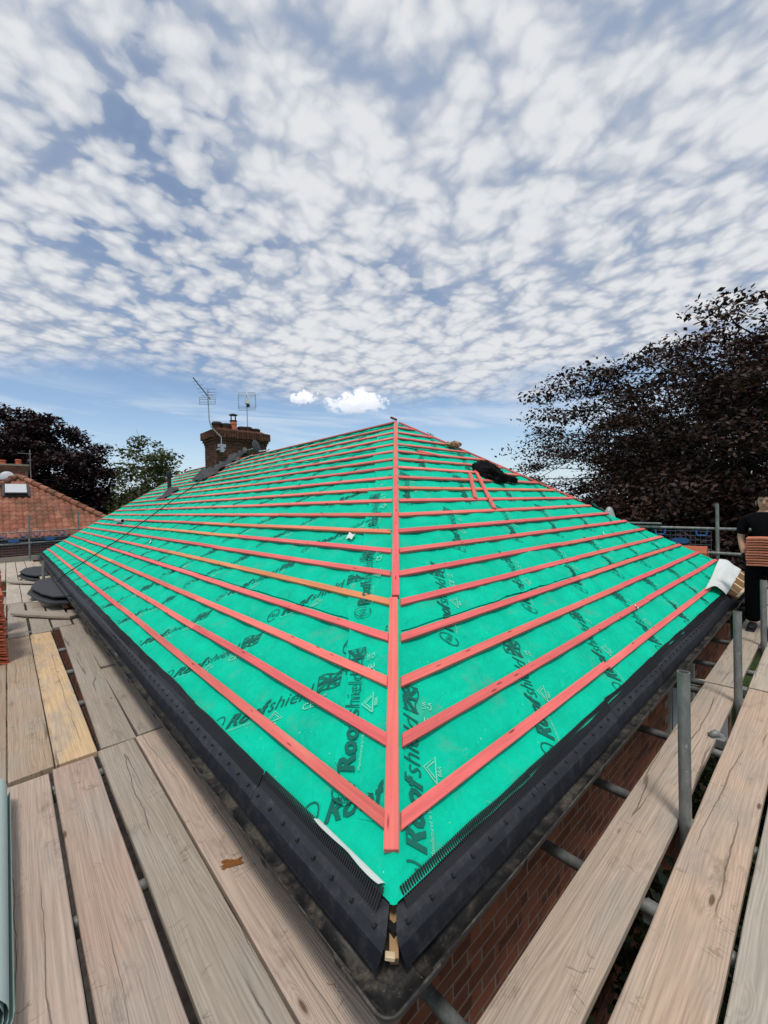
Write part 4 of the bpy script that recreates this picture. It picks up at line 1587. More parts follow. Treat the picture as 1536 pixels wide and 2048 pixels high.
def board(x0, y0, x1, y1, w, col, label, z=0., th=.038, name='scaffold_board', group=None, lift=0., warp=.003, clip=.0):
    """a plank with its centre line from (x0,y0) to (x1,y1), top at z; rounded arrises and a slight warp"""
    d = Vector((x1 - x0, y1 - y0, 0))
    L = d.length
    ex = d.normalized()
    ez = Vector((0, 0, 1))
    ey = ez.cross(ex)
    n = max(4, int(L / .25))
    b = .004
    xs_ = np.linspace(-L / 2, L / 2, n)
    sd = int(rng.integers(0, 9999))
    ring = [(-w / 2 + b, 0), (w / 2 - b, 0), (w / 2, -b), (w / 2, -th + b), (w / 2 - b, -th), (-w / 2 + b, -th), (-w / 2, -th + b), (-w / 2, -b)]
    V, F = [], []
    for i, x in enumerate(xs_):
        zz = warp * float(vnoise(x * .6, 0, sd)) + lift * i / (n - 1)
        tw = warp * 1.2 * float(vnoise(x * .5, 4, sd))
        e1 = .0022 * float(vnoise(x * 3, 7, sd))
        e2 = .0022 * float(vnoise(x * 3, 9, sd))
        cf = max(0, 1 - min(i, n - 1 - i)) * clip
        for (y, z_) in ring:
            yy = y * (1 - cf) + (e1 if y > 0 else e2)
            V.append((x, yy, z_ + zz + tw * y / w * 2))
    k = len(ring)
    for i in range(n - 1):
        for j in range(k):
            j2 = (j + 1) % k
            F.append((i * k + j, (i + 1) * k + j, (i + 1) * k + j2, i * k + j2))
    F.append(tuple(range(k)))
    F.append(tuple(reversed(range((n - 1) * k, n * k))))
    kk = .92 + rng.uniform(-.08, .08)
    return frame_obj(name, np.array(V), F, M_WOOD, ((x0 + x1) / 2, (y0 + y1) / 2, z), ex, ey, ez, None, tuple(c * kk for c in col), label=label, cat='board', group=group)


PINK = (.43, .33, .27)
G1, G2 = 'boards of the left walkway', 'boards of the right walkway'
# left walkway, near lift
board(-.945, -1.25, -.945, 2.62, .225, GREY, 'walkway board under the pale green roll at the left edge', -.002, group=G1)
board(-.707, -1.25, -.700, 2.63, .228, PINK, 'pinkish cracked board left of the wide gap, nearest the pale green roll', 0, group=G1)
board(-.462, -1.25, -.452, 2.66, .225, BR, 'brown heavily grained board between two open gaps at lower left', .001, group=G1)
board(-.204, -1.25, -.200, 2.70, .222, GREY, 'greyish board second from the left gutter in the foreground', 0, group=G1)
board(.030, -.28, .036, 2.71, .222, (.47, .36, .285), 'brown board tucked against the left gutter, with a rusty stain', -.001, group=G1)
# second lift
board(-.90, 2.68, -.90, 6.70, .225, TAN, 'tan board under the stacks of clay tiles', .001, group=G1)
board(-.666, 2.70, -.660, 6.72, .228, TAN, 'tan plank left of the bright yellow plank', .002, group=G1)
board(-.428, 2.70, -.426, 6.76, .228, YEL, 'bright new yellow plank on the left walkway', .002, group=G1)
board(-.178, 2.72, -.090, 6.95, .220, GREY, 'grey scratched board right of the yellow plank', -.001, group=G1)
board(.062, 2.74, .078, 4.52, .222, GREY, 'short grey board ending at a dark notch beside the left gutter', .001, group=G1)
board(.088, 4.60, .110, 8.2, .222, GREY, 'grey board beyond the dark notch beside the left gutter', -.002, group=G1)
# far lifts
FAR = [(-.90, 6.74, 10.7, 'farther board at the outer edge behind the clay tile stacks'), (-.655, 6.76, 9.65, 'grey board just past the tan plank'), (-.40, 6.80, 9.6, 'grey board just past the bright yellow plank'),
       (-.665, 9.70, 13.5, 'grey board third along the outer side of the left walkway'), (-.43, 9.66, 13.4, 'grey board lying left of the dark sheets'), (-.20, 9.0, 12.9, 'grey board under the nearer dark sheets'), (.04, 9.0, 13.0, 'grey board under the dark sheets by the gutter'),
       (-.90, 13.55, 18.9, 'outermost board at the far end of the left walkway'), (-.66, 13.55, 18.9, 'second board from outside at the far end of the left walkway'), (-.42, 13.45, 18.9, 'third board from outside at the far end of the left walkway'), (-.18, 12.95, 18.9, 'inner board at the far end of the left walkway'), (-.152, 6.98, 8.95, 'short grey board under the slanting plank')]
for x, ya, yb, lab in FAR:
    board(x, ya, x + .01, yb, .224, tuple(.9 * c + .05 for c in PALE) if ya > 8.9 else GREY, lab, rng.uniform(-.002, .002), group=G1)
board(-.66, 8.42, .02, 7.36, .225, GREY, 'weathered board laid slantwise across the left walkway', .062, lift=-.004, clip=.3)
board(-.70, 12.75, -.15, 11.9, .225, GREY, 'second slanting board farther down the left walkway', .065, clip=.3)
# new planks piled by the gutter
board(-.06, 11.75, -.03, 16.3, .225, PALE, 'top pale new plank of the pile by the left gutter', .165, name='new_plank')
board(-.05, 11.70, -.05, 16.4, .225, PALE, 'lower pale new plank of the pile by the left gutter', .125, name='new_plank')
# dark clipped-corner sheets
POLY = [(-.42, 9.95), (-.30, 9.0), (-.16, 8.45), (.09, 8.25), (.14, 9.4), (.12, 10.9), (-.06, 11.25), (-.30, 10.9)]
for i, (dx, dy, z, lab) in enumerate(((0, 0, .235, 'upper dark clipped-corner sheet of the nearer pile'), (-.06, -.12, .15, 'lower dark clipped-corner sheet of the nearer pile'), (-.10, 3.6, .20, 'upper dark sheet of the farther pile'), (-.14, 3.45, .12, 'lower dark sheet of the farther pile'))):
    P = [(x * .98 + dx, (y - 9.5) * (1 if i < 2 else .8) + 9.5 + dy) for x, y in POLY]
    n = len(P)
    V = [(x, y, z - .035) for x, y in P] + [(x, y, z) for x, y in P]
    F = [tuple(reversed(range(n))), tuple(range(n, 2 * n))] + [(k, (k + 1) % n, n + (k + 1) % n, n + k) for k in range(n)]
    o = obj('dark_sheet', np.array(V), F, M_SLATE, label=lab, cat='sheet')
    bevel_mesh(o.data, .008, 2)
for (x, y, z, lab) in ((-.25, 8.9, .114, 'short timber bearer under the nearer dark sheets'), (-.1, 10.6, .114, 'second timber bearer under the nearer dark sheets'), (-.30, 12.6, .084, 'timber bearer under the farther dark sheets')):
    stick((x - .18, y, z), (x + .22, y - .05, z), .07, z - .001, (0, 0, 1), (.5, .4, .3), 'bearer', None, M_WOOD, label=lab, cat='timber')

# right walkway
board(.02, -.150, 3.92, -.148, .236, (.47, .365, .28), 'wide board nearest the right gutter, split by a long crack', 0, group=G2)
board(-.55, -.447, 4.02, -.440, .236, (.47, .345, .255), 'pale brown board right of the two scaffold posts', .001, group=G2)
board(-.55, -.692, 4.05, -.690, .224, (.40, .35, .29), 'greyish board at the right edge of the picture', -.001, group=G2)
board(3.95, -.135, 7.8, -.135, .236, (.45, .37, .29), 'farther board by the right gutter that the man stands on', .001, group=G2)
board(4.06, -.432, 7.9, -.432, .236, (.45, .38, .30), 'farther board behind the second scaffold post', 0, group=G2)
board(4.08, -.680, 7.9, -.680, .224, GREY, 'farther outer board at the right edge', 0, group=G2)
for i, y in enumerate((-.135, .11, -.38, -.62)):
    board(7.95 + .05 * (i % 2), y, 10.4, y, .225, GREY, ('board of the far right corner in line with the gutter', 'innermost board of the far right corner', 'board of the far right corner behind the man', 'outermost board of the far right corner')[i], -.001, group=G2)
# rusty smear on the foreground board
bm = bmesh.new()
th = np.linspace(0, 2 * np.pi, 40, endpoint=False)
V = []
for t_ in th:
    r_ = 1 + .45 * float(vnoise(math.cos(t_) * 2.2, math.sin(t_) * 2.2, 6)) + .25 * float(vnoise(math.cos(t_) * 6, math.sin(t_) * 6, 8))
    V.append((.005 + .052 * math.cos(t_) * r_ * .9, 1.12 + .030 * math.sin(t_) * r_ + .45 * .052 * math.cos(t_) * -.6, .0036))
bm.free()
M_RUST = simple('rusty_stain', (.22, .085, .022), .8, .2, .5, 60)
obj('rust_stain', np.array(V), [tuple(range(40))], M_RUST, label='rusty orange smear on the board by the left gutter', cat='stain')

sca = thing('scaffold', (1.8, -.31, -2.45), 'galvanised tube scaffold of uprights, rails and cross tubes round the house', 'scaffold')


def tube_part(name, a, b_, r=.0265, seg=14):
    a, b_ = Vector(a), Vector(b_)
    V, F = tube_vf([a, b_], r, seg)
    c = (a + b_) / 2
    me = mesh_np(name, V - np.array(c), F, M_STEEL)
    for p in me.polygons: p.use_smooth = len(p.vertices) == 4
    o = bpy.data.objects.new(name, me)
    place(o, c, sca)
    return o


def hollow_post(a, top, name='upright'):
    """an upright whose open top shows its wall"""
    x, y, z0_ = a
    V, F = lathe_vf([(.028, z0_), (.028, top), (.0235, top), (.0235, top - .12)], 18, (x, y, 0))
    F = F[:-2] + [tuple(range(3 * 18, 4 * 18))]
    me = mesh_np(name, V - np.array((x, y, z0_)), F, M_STEEL)
    for p in me.polygons: p.use_smooth = len(p.vertices) == 4
    o = bpy.data.objects.new(name, me)
    place(o, (x, y, z0_), sca)
    m = bmesh.new()
    m.from_mesh(me)
    es = [e for e in m.edges if abs(e.verts[0].co.z - e.verts[1].co.z) < 1e-5 and e.verts[0].co.z > top - z0_ - .01]
    for e in es: e.smooth = False
    m.to_mesh(me)
    m.free()
    return o


hollow_post((1.812, -.300, -2.45), .79)
hollow_post((3.62, -.298, -2.45), .752)
hollow_post((5.5, -.298, -2.45), .74)
hollow_post((-.13, 11.55, -2.45), .60)
hollow_post((-.135, 18.5, -2.45), 1.66)
hollow_post((9.2, .65, -2.45), 1.56)
hollow_post((9.2, 3.6, -2.45), 1.56)
hollow_post((1.35, 19.1, -2.45), 1.75)
for x in (.322, 1.235, 1.92, 2.79, 3.84, 4.05, 4.65, 5.6, 6.7, 7.7):
    tube_part('cross_tube', (x, .30, -.066), (x + .01, -1.1, -.066))
for y in (1.37, 2.52, 3.86, 4.87, 5.86, 7.2, 8.6, 10.2, 11.9, 13.6, 15.6, 17.6):
    tube_part('cross_tube', (.30, y, -.066), (-1.25, y + .01, -.066))
tube_part('ledger', (-.4, -.335, -.125), (9.6, -.335, -.125))
tube_part('ledger', (-.6, 19.0, -.125), (-.6, -1.2, -.125))
tube_part('ledger', (.12, 19.0, -.122), (.12, .5, -.122))
tube_part('guard_rail', (9.23, -.4, 1.075), (9.23, 6.0, 1.12))
tube_part('guard_rail', (9.17, -.4, .62), (9.17, 6.0, .64))
tube_part('guard_rail', (9.18, 1.55, 1.17), (9.16, 6.0, 1.22), .02)
tube_part('guard_rail', (-3.0, 18.55, .62), (3.2, 18.45, .70))
tube_part('guard_rail', (-3.0, 18.58, 1.03), (3.2, 18.50, 1.09), .02)
# couplers
for (x, y, z) in ((1.86, -.318, -.07), (2.90, -.285, -.03), (3.66, -.318, -.07), (4.03, -.28, -.04), (1.26, -.29, -.10), (9.215, .65, 1.08), (-.135, 18.52, .66), (-.56, 1.38, -.09), (-.54, 2.5, -.09), (-.3, 4.9, -.09)):
    m = MB()
    m.box((x - .035, y - .03, z - .035), (x + .035, y + .03, z + .035))
    m.tube([(x + .03, y - .05, z), (x + .03, y + .05, z)], .010, 8)
    o = obj('coupler', *m.get(), M_STEEL, sca)
    bevel_mesh(o.data, .007, 1)
# board clip hooked over the edge of the wide board
m = MB()
m.tube([(2.86, -.235, .012), (2.90, -.262, .022), (2.92, -.285, .005), (2.92, -.29, -.05)], [.02, .026, .022, .02], 10)
obj('board_clip', *m.get(), M_STEEL, sca, smooth=True)


def guard(x0, y0, x1, y1, z0_, z1_, lab):
    """blue brick guard: welded wire panel with moulded clips"""
    g = thing('brick_guard', ((x0 + x1) / 2, (y0 + y1) / 2, z0_), lab, 'brick guard', 'blue brick guards on the scaffold rails')
    d = Vector((x1 - x0, y1 - y0, 0))
    L = d.length
    d.normalize()
    m = MB()
    at_ = lambda u, z: Vector((x0, y0, 0)) + d * u + Vector((0, 0, z))
    u = 0
    while u <= L + .001:
        m.tube([at_(u, z0_), at_(u, z1_)], .0028, 4)
        u += L / round(L / .085)
    z = z0_
    while z <= z1_ + .001:
        m.tube([at_(0, z), at_(L, z)], .0028, 4)
        z += (z1_ - z0_) / round((z1_ - z0_) / .085)
    obj('wire_panel', *m.get(), M_WIRE, g)
    for u in (.15 * L, .85 * L):
        m = MB()
        m.tube([at_(u - .09, z1_ + .02), at_(u - .07, z1_ - .08), at_(u + .07, z1_ - .08), at_(u + .09, z1_ + .02)], .02, 6)
        obj('hook_clip', *m.get(), M_BLUE, g)
    m = MB()
    c = at_(L * .5, (z0_ * .25 + z1_ * .75))
    nrm_ = d.cross(Vector((0, 0, 1)))
    pts = []
    for k in range(18):
        a = 2 * math.pi * k / 18
        pts.append(c + d * (.15 * math.copysign(abs(math.cos(a)) ** .5, math.cos(a))) + Vector((0, 0, .055 * math.sin(a))))
    V = [tuple(p + nrm_ * .008) for p in pts] + [tuple(p - nrm_ * .008) for p in pts]
    F = [tuple(range(18)), tuple(reversed(range(18, 36)))] + [(k, 18 + k, 18 + (k + 1) % 18, (k + 1) % 18) for k in range(18)]
    obj('name_plate', np.array(V), F, M_BLUE, g)
    return g


guard(9.17, 1.72, 9.17, .74, .25, 1.03, 'blue wire brick guard left of the far right upright')
guard(9.17, 3.0, 9.17, 1.80, .25, 1.05, 'blue wire brick guard mostly hidden behind the right hip')
guard(-.93, 18.45, -.17, 18.45, .10, .98, 'blue wire brick guard left of the far left upright')
guard(-.08, 18.45, .95, 18.45, .10, 1.00, 'blue wire brick guard right of the far left upright')

# toe board at the far end of the left walkway
board(-1.6, 18.95, 2.2, 18.95, .03, GREY, 'toe board on edge across the far end of the left walkway', .17, th=.17, name='toe_board')

# ------------------------------------------------------------------ clay tiles and roll on the left walkway
def pantile(w=.27, L=.36, th=.014, amp=.018, nx=12, mat=None, nm='clay_tile'):
    xs_ = np.linspace(-w / 2, w / 2, nx)
    zz = amp * np.sin((xs_ / w + .25) * 2 * math.pi)
    V = []
    for y in (-L / 2, L / 2):
        for dz in (0, th):
            V += [(x, y, z + dz) for x, z in zip(xs_, zz)]
    F = []
    n = nx
    for i in range(n - 1):
        F += [(n + i, n + i + 1, 3 * n + i + 1, 3 * n + i), (i, 2 * n + i, 2 * n + i + 1, i + 1), (i, i + 1, n + i + 1, n + i), (2 * n + i, 3 * n + i, 3 * n + i + 1, 2 * n + i + 1)]
    F += [(0, n, 3 * n, 2 * n), (n - 1, 3 * n - 1, 4 * n - 1, 2 * n - 1)]
    return mesh_np(nm, np.array(V), F, mat or M_TERRA)


tme = pantile()
for si, (x, y, cnt, lean) in enumerate(((-.905, 5.68, 26, .10), (-.93, 6.12, 29, .12), (-.925, 6.6, 30, .1), (-.93, 7.3, 31, .1))):
    for k in range(cnt):
        inst('clay_tile', tme, (x + rng.uniform(-.012, .012) - .0012 * k, y + rng.uniform(-.012, .012), .022 + k * .0315), None, rot=(lean + rng.uniform(-.03, .03), rng.uniform(-.04, .04), rng.uniform(-.06, .06)),
             label='new terracotta clay tile in the %s stack at the left edge' % ('nearest', 'second nearest', 'third nearest', 'farthest')[si], cat='roof tile', group='clay tiles of the %s stack at the left edge' % ('nearest', 'second', 'third', 'farthest')[si])

# rolled underlay at the bottom left
ns = 60
sp = [(.018 + .088 * q, q * 2 * math.pi * 7) for q in np.linspace(0, 1, 150)]
V = []
for y in (.95, 2.42):
    V += [(-.874 + r * math.cos(a), y, .108 + r * math.sin(a)) for r, a in sp]
n = len(sp)
F = [(i, i + 1, n + i + 1, n + i) for i in range(n - 1)]
ro = thing('underlay_roll', (-.874, 1.7, 0), 'pale green-grey roll of underlay lying at the bottom left', 'roll')
obj('rolled_sheet', np.array(V), F, M_ROLL, ro, smooth=True)
V, F = lathe_vf([(.020, 0), (.020, 1.30), (.016, 1.30), (.016, 0)], 14)
V = np.stack([V[:, 0] - .874, .93 + V[:, 2] * 1.15, V[:, 1] + .108], 1)
obj('cardboard_core', V, F, M_PAPER, ro)

# ------------------------------------------------------------------ the man with an armful of tiles
def skin(name, chains, mat, parent, origin, sub=2, rootv=0):
    """chains: list of lists of (x, y, z, rx[, ry]); points that coincide are merged"""
    V, E, Rr, idx = [], [], [], {}
    for ch in chains:
        prev = None
        for p in ch:
            key = (round(p[0], 4), round(p[1], 4), round(p[2], 4))
            if key not in idx:
                idx[key] = len(V)
                V.append(p[:3])
                Rr.append((p[3], p[4] if len(p) > 4 else p[3]))
            if prev is not None and prev != idx[key]:
                E.append((prev, idx[key]))
            prev = idx[key]
    me = bpy.data.meshes.new(name + '_skeleton')
    me.from_pydata(V, E, [])
    o = bpy.data.objects.new(name + '_skeleton', me)
    COL.objects.link(o)
    md = o.modifiers.new('Skin', 'SKIN')
    md.use_smooth_shade = True
    sv = me.skin_vertices[0].data
    for i, r in enumerate(Rr): sv[i].radius = r
    sv[rootv].use_root = True
    s = o.modifiers.new('Sub', 'SUBSURF')
    s.levels = s.render_levels = sub
    bpy.context.view_layer.update()
    me2 = bpy.data.meshes.new_from_object(o.evaluated_get(DG()))
    bpy.data.objects.remove(o)
    me2.materials.clear()
    me2.materials.append(mat)
    me2.polygons.foreach_set('use_smooth', np.ones(len(me2.polygons), dtype=bool))
    me2.name = name
    r = bpy.data.objects.new(name, me2)
    place(r, origin, parent)
    return r


PO = (6.27, -.255, .002)
man = thing('person', PO, 'person in black t-shirt, trousers and gloves holding an armful of clay tiles', 'person')
hz = 1.60
body = [[(0, 0, .98, .12, .10), (0, 0, 1.12, .115, .095), (0, 0, 1.28, .13, .10), (0, 0, 1.41, .12, .085), (0, 0, 1.475, .060, .055), (-.006, 0, 1.525, .052, .050), (-.020, 0, hz - .055, .062, .058), (-.014, 0, hz - .012, .078, .072), (-.004, 0, hz + .038, .088, .080), (.004, 0, hz + .085, .078, .070), (.006, 0, hz + .118, .040, .036)]]
for sg in (1, -1):
    body.append([(0, 0, .98, .12, .10), (0, .10 * sg, .90, .085), (-.005, .115 * sg, .50, .055), (0, .12 * sg, .10, .038), (-.05, .125 * sg, .045, .034), (-.15, .135 * sg, .035, .030)])
    body.append([(0, 0, 1.41, .12, .085), (0, .165 * sg, 1.415, .058), (.015, .215 * sg, 1.28, .046), (.02, .235 * sg, 1.16, .040), (-.05, .215 * sg, 1.05, .035), (-.11, .19 * sg, .95, .027), (-.14, .18 * sg, .90, .026)])
skin('body', body, M_SKIN, man, PO)
shirt = [[(0, 0, .95, .150, .120), (0, 0, 1.10, .150, .125), (0, 0, 1.27, .165, .135), (0, 0, 1.40, .165, .125), (0, 0, 1.485, .085, .080)]]
for sg in (1, -1):
    shirt.append([(0, 0, 1.40, .165, .125), (0, .165 * sg, 1.415, .084), (.012, .214 * sg, 1.30, .070), (.018, .230 * sg, 1.18, .066)])
skin('tshirt', shirt, M_CLOTHT, man, PO)
trs = [[(0, 0, 1.02, .128, .108), (0, 0, .95, .135, .115)]]
for sg in (1, -1):
    trs.append([(0, 0, .95, .135, .115), (0, .098 * sg, .86, .115), (-.008, .114 * sg, .50, .098), (.0, .120 * sg, .26, .090), (.0, .122 * sg, .075, .086)])
skin('trousers', trs, M_CLOTHP, man, PO)
for sg in (1, -1):
    sh = skin('shoe', [[(.045, .12 * sg, .05, .040), (-.03, .124 * sg, .048, .046), (-.12, .13 * sg, .040, .044, .034), (-.19, .136 * sg, .034, .034, .026)]], M_SHOE, man, PO)
    m = MB()
    m.box((PO[0] - .235, PO[1] + .13 * sg - .045, PO[2] + .0), (PO[0] + .085, PO[1] + .13 * sg + .045, PO[2] + .018))
    o = obj('sole', *m.get(), M_BLACK, sh)
    bevel_mesh(o.data, .006, 2)
    # gloved hand curled under the lowest tile
    b0 = (-.14, .18 * sg, .90, .030, .024)
    palm = (-.185, .165 * sg, .855, .034, .022)
    ch = [[(-.10, .195 * sg, .97, .034), (-.12, .187 * sg, .935, .032), b0, palm]]
    for q in range(4):
        oy_ = (q - 1.5) * .019
        ln = (.9, 1.05, 1.0, .8)[q]
        ch.append([palm, (-.205 + oy_, .15 * sg, .835, .0105), (-.215 + oy_ * 1.2, (.15 - .03 * ln) * sg, .822, .0095), (-.215 + oy_ * 1.2, (.15 - .062 * ln) * sg, .822, .0085)])
    ch.append([b0, (-.20, .192 * sg, .885, .012), (-.235, .196 * sg, .905, .0105), (-.258, .19 * sg, .925, .009)])
    skin('glove', ch, M_GLOVE, man, PO, 2)
# hair: cap swept forward over the brow
th, ph = np.meshgrid(np.linspace(0, 2 * math.pi, 36), np.linspace(0, 1, 14), indexing='ij')
rad = 1.0 + .06 * vnoise(th * 3, ph * 5, 2) + .09 * vnoise(th * 11, ph * 9, 3)
low = .60 - .19 * np.clip((-np.cos(th) - .25) / .5, 0, 1) - .08 * np.abs(np.sin(th)) + .03 * vnoise(th * 7, th * 0, 3)            # stops at the brow in front, lower behind
a = ph * math.pi * low
hv = np.stack([PO[0] + .002 + .096 * np.sin(a) * np.cos(th) * rad, PO[1] + .083 * np.sin(a) * np.sin(th) * rad, PO[2] + hz + .035 + .118 * np.cos(a) * rad], -1)
obj('hair', hv.reshape(-1, 3), grid_faces(36, 14), M_HAIR, man, smooth=True)
for sg in (1, -1):
    obj('eye', *lathe_vf([(.001, -.005), (.006, -.004), (.009, 0), (.006, .004), (.001, .005)], 10, (PO[0] - .077, PO[1] + .031 * sg, PO[2] + hz + .018)), M_BLACK, man)
    m = MB()
    m.box((PO[0] - .088, PO[1] + .031 * sg - .019, PO[2] + hz + .036), (PO[0] - .07, PO[1] + .031 * sg + .017, PO[2] + hz + .041))
    obj('eyebrow', *m.get(), M_HAIR, man)
    V, F = lathe_vf([(.004, -.006), (.016, -.004), (.018, 0), (.012, .006)], 12)
    V = np.stack([PO[0] + .01 + V[:, 0] * .9, PO[1] + (.083 + V[:, 2]) * sg, PO[2] + hz + V[:, 1] * 1.7], 1)
    obj('ear', V, F, M_SKIN, man)
V, F = lathe_vf([(.016, 0), (.012, .02), (.006, .045), (.001, .052)], 8, (0, 0, 0))
V = np.stack([PO[0] - .074 - .022 * (1 - V[:, 2] / .052) + V[:, 0] * .8, PO[1] + V[:, 1] * .8, PO[2] + hz - .018 + V[:, 2]], 1)
obj('nose', V, F, M_SKIN, man, smooth=True)
m = MB()
m.box((PO[0] - .0905, PO[1] - .019, PO[2] + hz - .041), (PO[0] - .06, PO[1] + .019, PO[2] + hz - .036))
obj('mouth', *m.get(), simple('lip', (.38, .17, .13), .6), man)
t2 = pantile(.30, .26, .019, .003, 10, M_TERRA2)
for k in range(11):
    inst('clay_tile', t2, (PO[0] - .265 + rng.uniform(-.006, .006), PO[1] - .005 + rng.uniform(-.006, .006), .850 + k * .0315), None, rot=(0, 0, math.pi / 2 * 0 + math.pi / 2 + rng.uniform(-.03, .03)),
         label='terracotta clay tile in the armful the man holds', cat='roof tile', group='clay tiles held by the man')
# a few clay tiles on a pallet behind the right hip
for k in range(5):
    inst('clay_tile', tme, (8.75, .95, .36 + k * .08), None, rot=(0, 0, rng.uniform(-.1, .1)), scale=(1.2, 1.2, 3.2), label='terracotta tile of the low stack behind the right hip', cat='roof tile', group='clay tiles behind the right hip')
m = MB()
for q in range(5): m.box((8.5 + q * .11, .7, .26), (8.58 + q * .11, 1.25, .285))
for q in range(3): m.box((8.5, .7 + q * .24, .18), (9.05, .77 + q * .24, .258))
for q in range(2): m.box((8.5 + q * .47, .7, -.001), (8.58 + q * .47, 1.25, .178))
obj('tile_trestle', *m.get(), M_PLY, label='timber trestle under the low tile stack behind the right hip', cat='trestle')

# ------------------------------------------------------------------ the neighbouring bungalow
NYE, NZE, NW, NT = 20.6, .72, 3.75, .70
NAX = -.26
nb = thing('neighbour_bungalow', (NAX, NYE + 3, -2.45), 'neighbouring brick bungalow with weathered red pantiled hip roof', 'house')
mB = MB()
mB.box((NAX - NW + .35, NYE + .362, -2.45), (NAX + NW - .35, NYE + 9, NZE - .02))
nwall = obj('wall', *mB.get(), M_MORTARR, nb)
nbricks = []
for r in range(42):
    z = NZE - .07 - r * .075
    if z < -2.4: break
    for c in range(30):
        x = NAX - NW + .47 + c * .225 + (.1125 if r % 2 else 0)
        if x > NAX + NW - .5: continue
        X, Y, D = px((x, NYE + .35, z))
        nbricks.append((0 if (X > -10 and z > -.25 and X < 260) else 1, D, x, z))
nbricks.sort()
restn = MB()
nme = mesh_np('brick', np.array([tuple(v.co) for v in bme.vertices]), [tuple(p.vertices) for p in bme.polygons], M_BRICK)
for i, (q, D, x, z) in enumerate(nbricks):
    if q == 0 and i < 300:
        inst('brick', nme, (x, NYE + .40, z), nwall)
    else:
        restn.box((x - .1075, NYE + .35, z - .0325), (x + .1075, NYE + .42, z + .0325))
obj('brick_rest', *restn.get(), M_BRICK, nwall, kind='stuff')
# roof deck under the tiles
NAP = np.array((NAX, NYE + NW, NZE + NW * NT))
V = [(NAX - NW, NYE, NZE - .05), (NAX + NW, NYE, NZE - .05), tuple(NAP - (0, 0, .05)), (NAX, NYE + 14, NAP[2] - .05), (NAX + NW, NYE + 14, NZE - .05), (NAX - NW, NYE + 14, NZE - .05)]
deck = obj('roof', np.array(V), [(0, 1, 2), (1, 4, 3, 2), (5, 0, 2, 3)], simple('old_tile_deck', (.16, .065, .04), .9), nb)
sl = math.hypot(1, NT)
NA = math.atan(NT)
ntile = pantile(.235, .40, .016, .028, 9, M_TILE, 'roof_tile')
gau, wid = .30, .205
cnt = 0
tiles = []
for r in range(int(NW * sl / gau)):
    s = .10 + r * gau
    a = s / sl
    half = NW - a
    nC = int(half / wid)
    for c in range(-nC, nC + 1):
        x = NAX + c * wid
        if abs(c * wid) > half - .06: continue
        if -.80 < x < .10 and 2.35 < NZE + a * NT < 2.93: continue     # the roof window
        X, Y, D = px((x, NYE + a, NZE + a * NT))
        tiles.append((0 if X > -25 else 1, D, x, a))
tiles.sort()
rs = MB()
tv = np.array([tuple(v.co) for v in ntile.vertices])
tf = [tuple(p.vertices) for p in ntile.polygons]
for i, (q, D, x, a) in enumerate(tiles):
    loc = (x, NYE + a + .12, NZE + a * NT + .10 + rng.uniform(-.004, .004))
    rx = NA - .04 + rng.uniform(-.012, .012)
    if q == 0 and i < 300:
        inst('roof_tile', ntile, loc, deck, rot=(rx, rng.uniform(-.02, .02), rng.uniform(-.015, .015)))
    else:
        M3 = np.array(Matrix.Rotation(rx, 3, 'X'))
        rs.add(tv @ M3.T + loc, tf)
if rs.n: obj('roof_tile_rest', *rs.get(), M_TILE, deck, kind='stuff')
# hip tiles: half-round cappings lapped up each hip
for sg in (-1, 1):
    e = Vector((NAX + NW * sg, NYE, NZE + .02))
    ap = Vector(NAP) + Vector((0, 0, .02))
    n = 15
    for k in range(n):
        q0, q1 = e.lerp(ap, k / n), e.lerp(ap, min(1, (k + 1.12) / n))
        V, F = tube_vf([q0 + Vector((0, 0, .09)), q1 + Vector((0, 0, .065))], [.135, .105], 12)
        obj('hip_tile', V, F, M_TILE, deck)
rd = [(NAX, NAP[1] - .1, NAP[2] + .09), (NAX, NYE + 14, NAP[2] + .09)]
V, F = tube_vf(rd, .12, 10)
obj('ridge_capping', V, F, M_TILE, deck)
# eave gutter and roof window
V, F = tube_vf([(NAX - NW, NYE - .04, NZE - .02), (NAX + NW, NYE - .04, NZE - .02)], .07, 12)
obj('gutter', V, F, M_BLACK, nb)
mB = MB()
mB.box((NAX - NW, NYE + .02, NZE - .20), (NAX + NW, NYE + .05, NZE - .02))
obj('fascia', *mB.get(), M_BLACK, nb)
rw = part_empty('roof_window', (-.35, NYE + 2.6, 2.6), nb)
nz = Vector((0, -math.sin(NA), math.cos(NA)))
upv = Vector((0, math.cos(NA), math.sin(NA)))
zc_ = 2.64
cA = Vector((-.36, NYE + (zc_ - NZE) / NT, zc_)) + nz * .10
for nm, w, h, t_, mat, off in (('flashing', .90, .92, .04, M_LEAD, -.02), ('frame', .70, .74, .09, M_UPVC, .02), ('pane', .56, .60, .02, simple('pale_blind_glass', (.22, .24, .25), .3, .5, .05, 3), .075)):
    P = []
    for d_ in (0, t_):
        for (u, v) in ((-w / 2, -h / 2), (w / 2, -h / 2), (w / 2, h / 2), (-w / 2, h / 2)):
            P.append(tuple(cA + Vector((1, 0, 0)) * u + upv * v + nz * (off + d_)))
    mB = MB()
    mB.hexa(P)
    obj(nm, *mB.get(), mat, rw)
mB = MB()
P = []
for d_ in (0, .10):
    for (u, v) in ((-.38, -.42), (.38, -.42), (.38, -.34), (-.38, -.34)):
        P.append(tuple(cA + Vector((1, 0, 0)) * u + upv * v + nz * (.03 + d_)))
mB.hexa(P)
obj('lower_sill', *mB.get(), M_BLACK, rw)
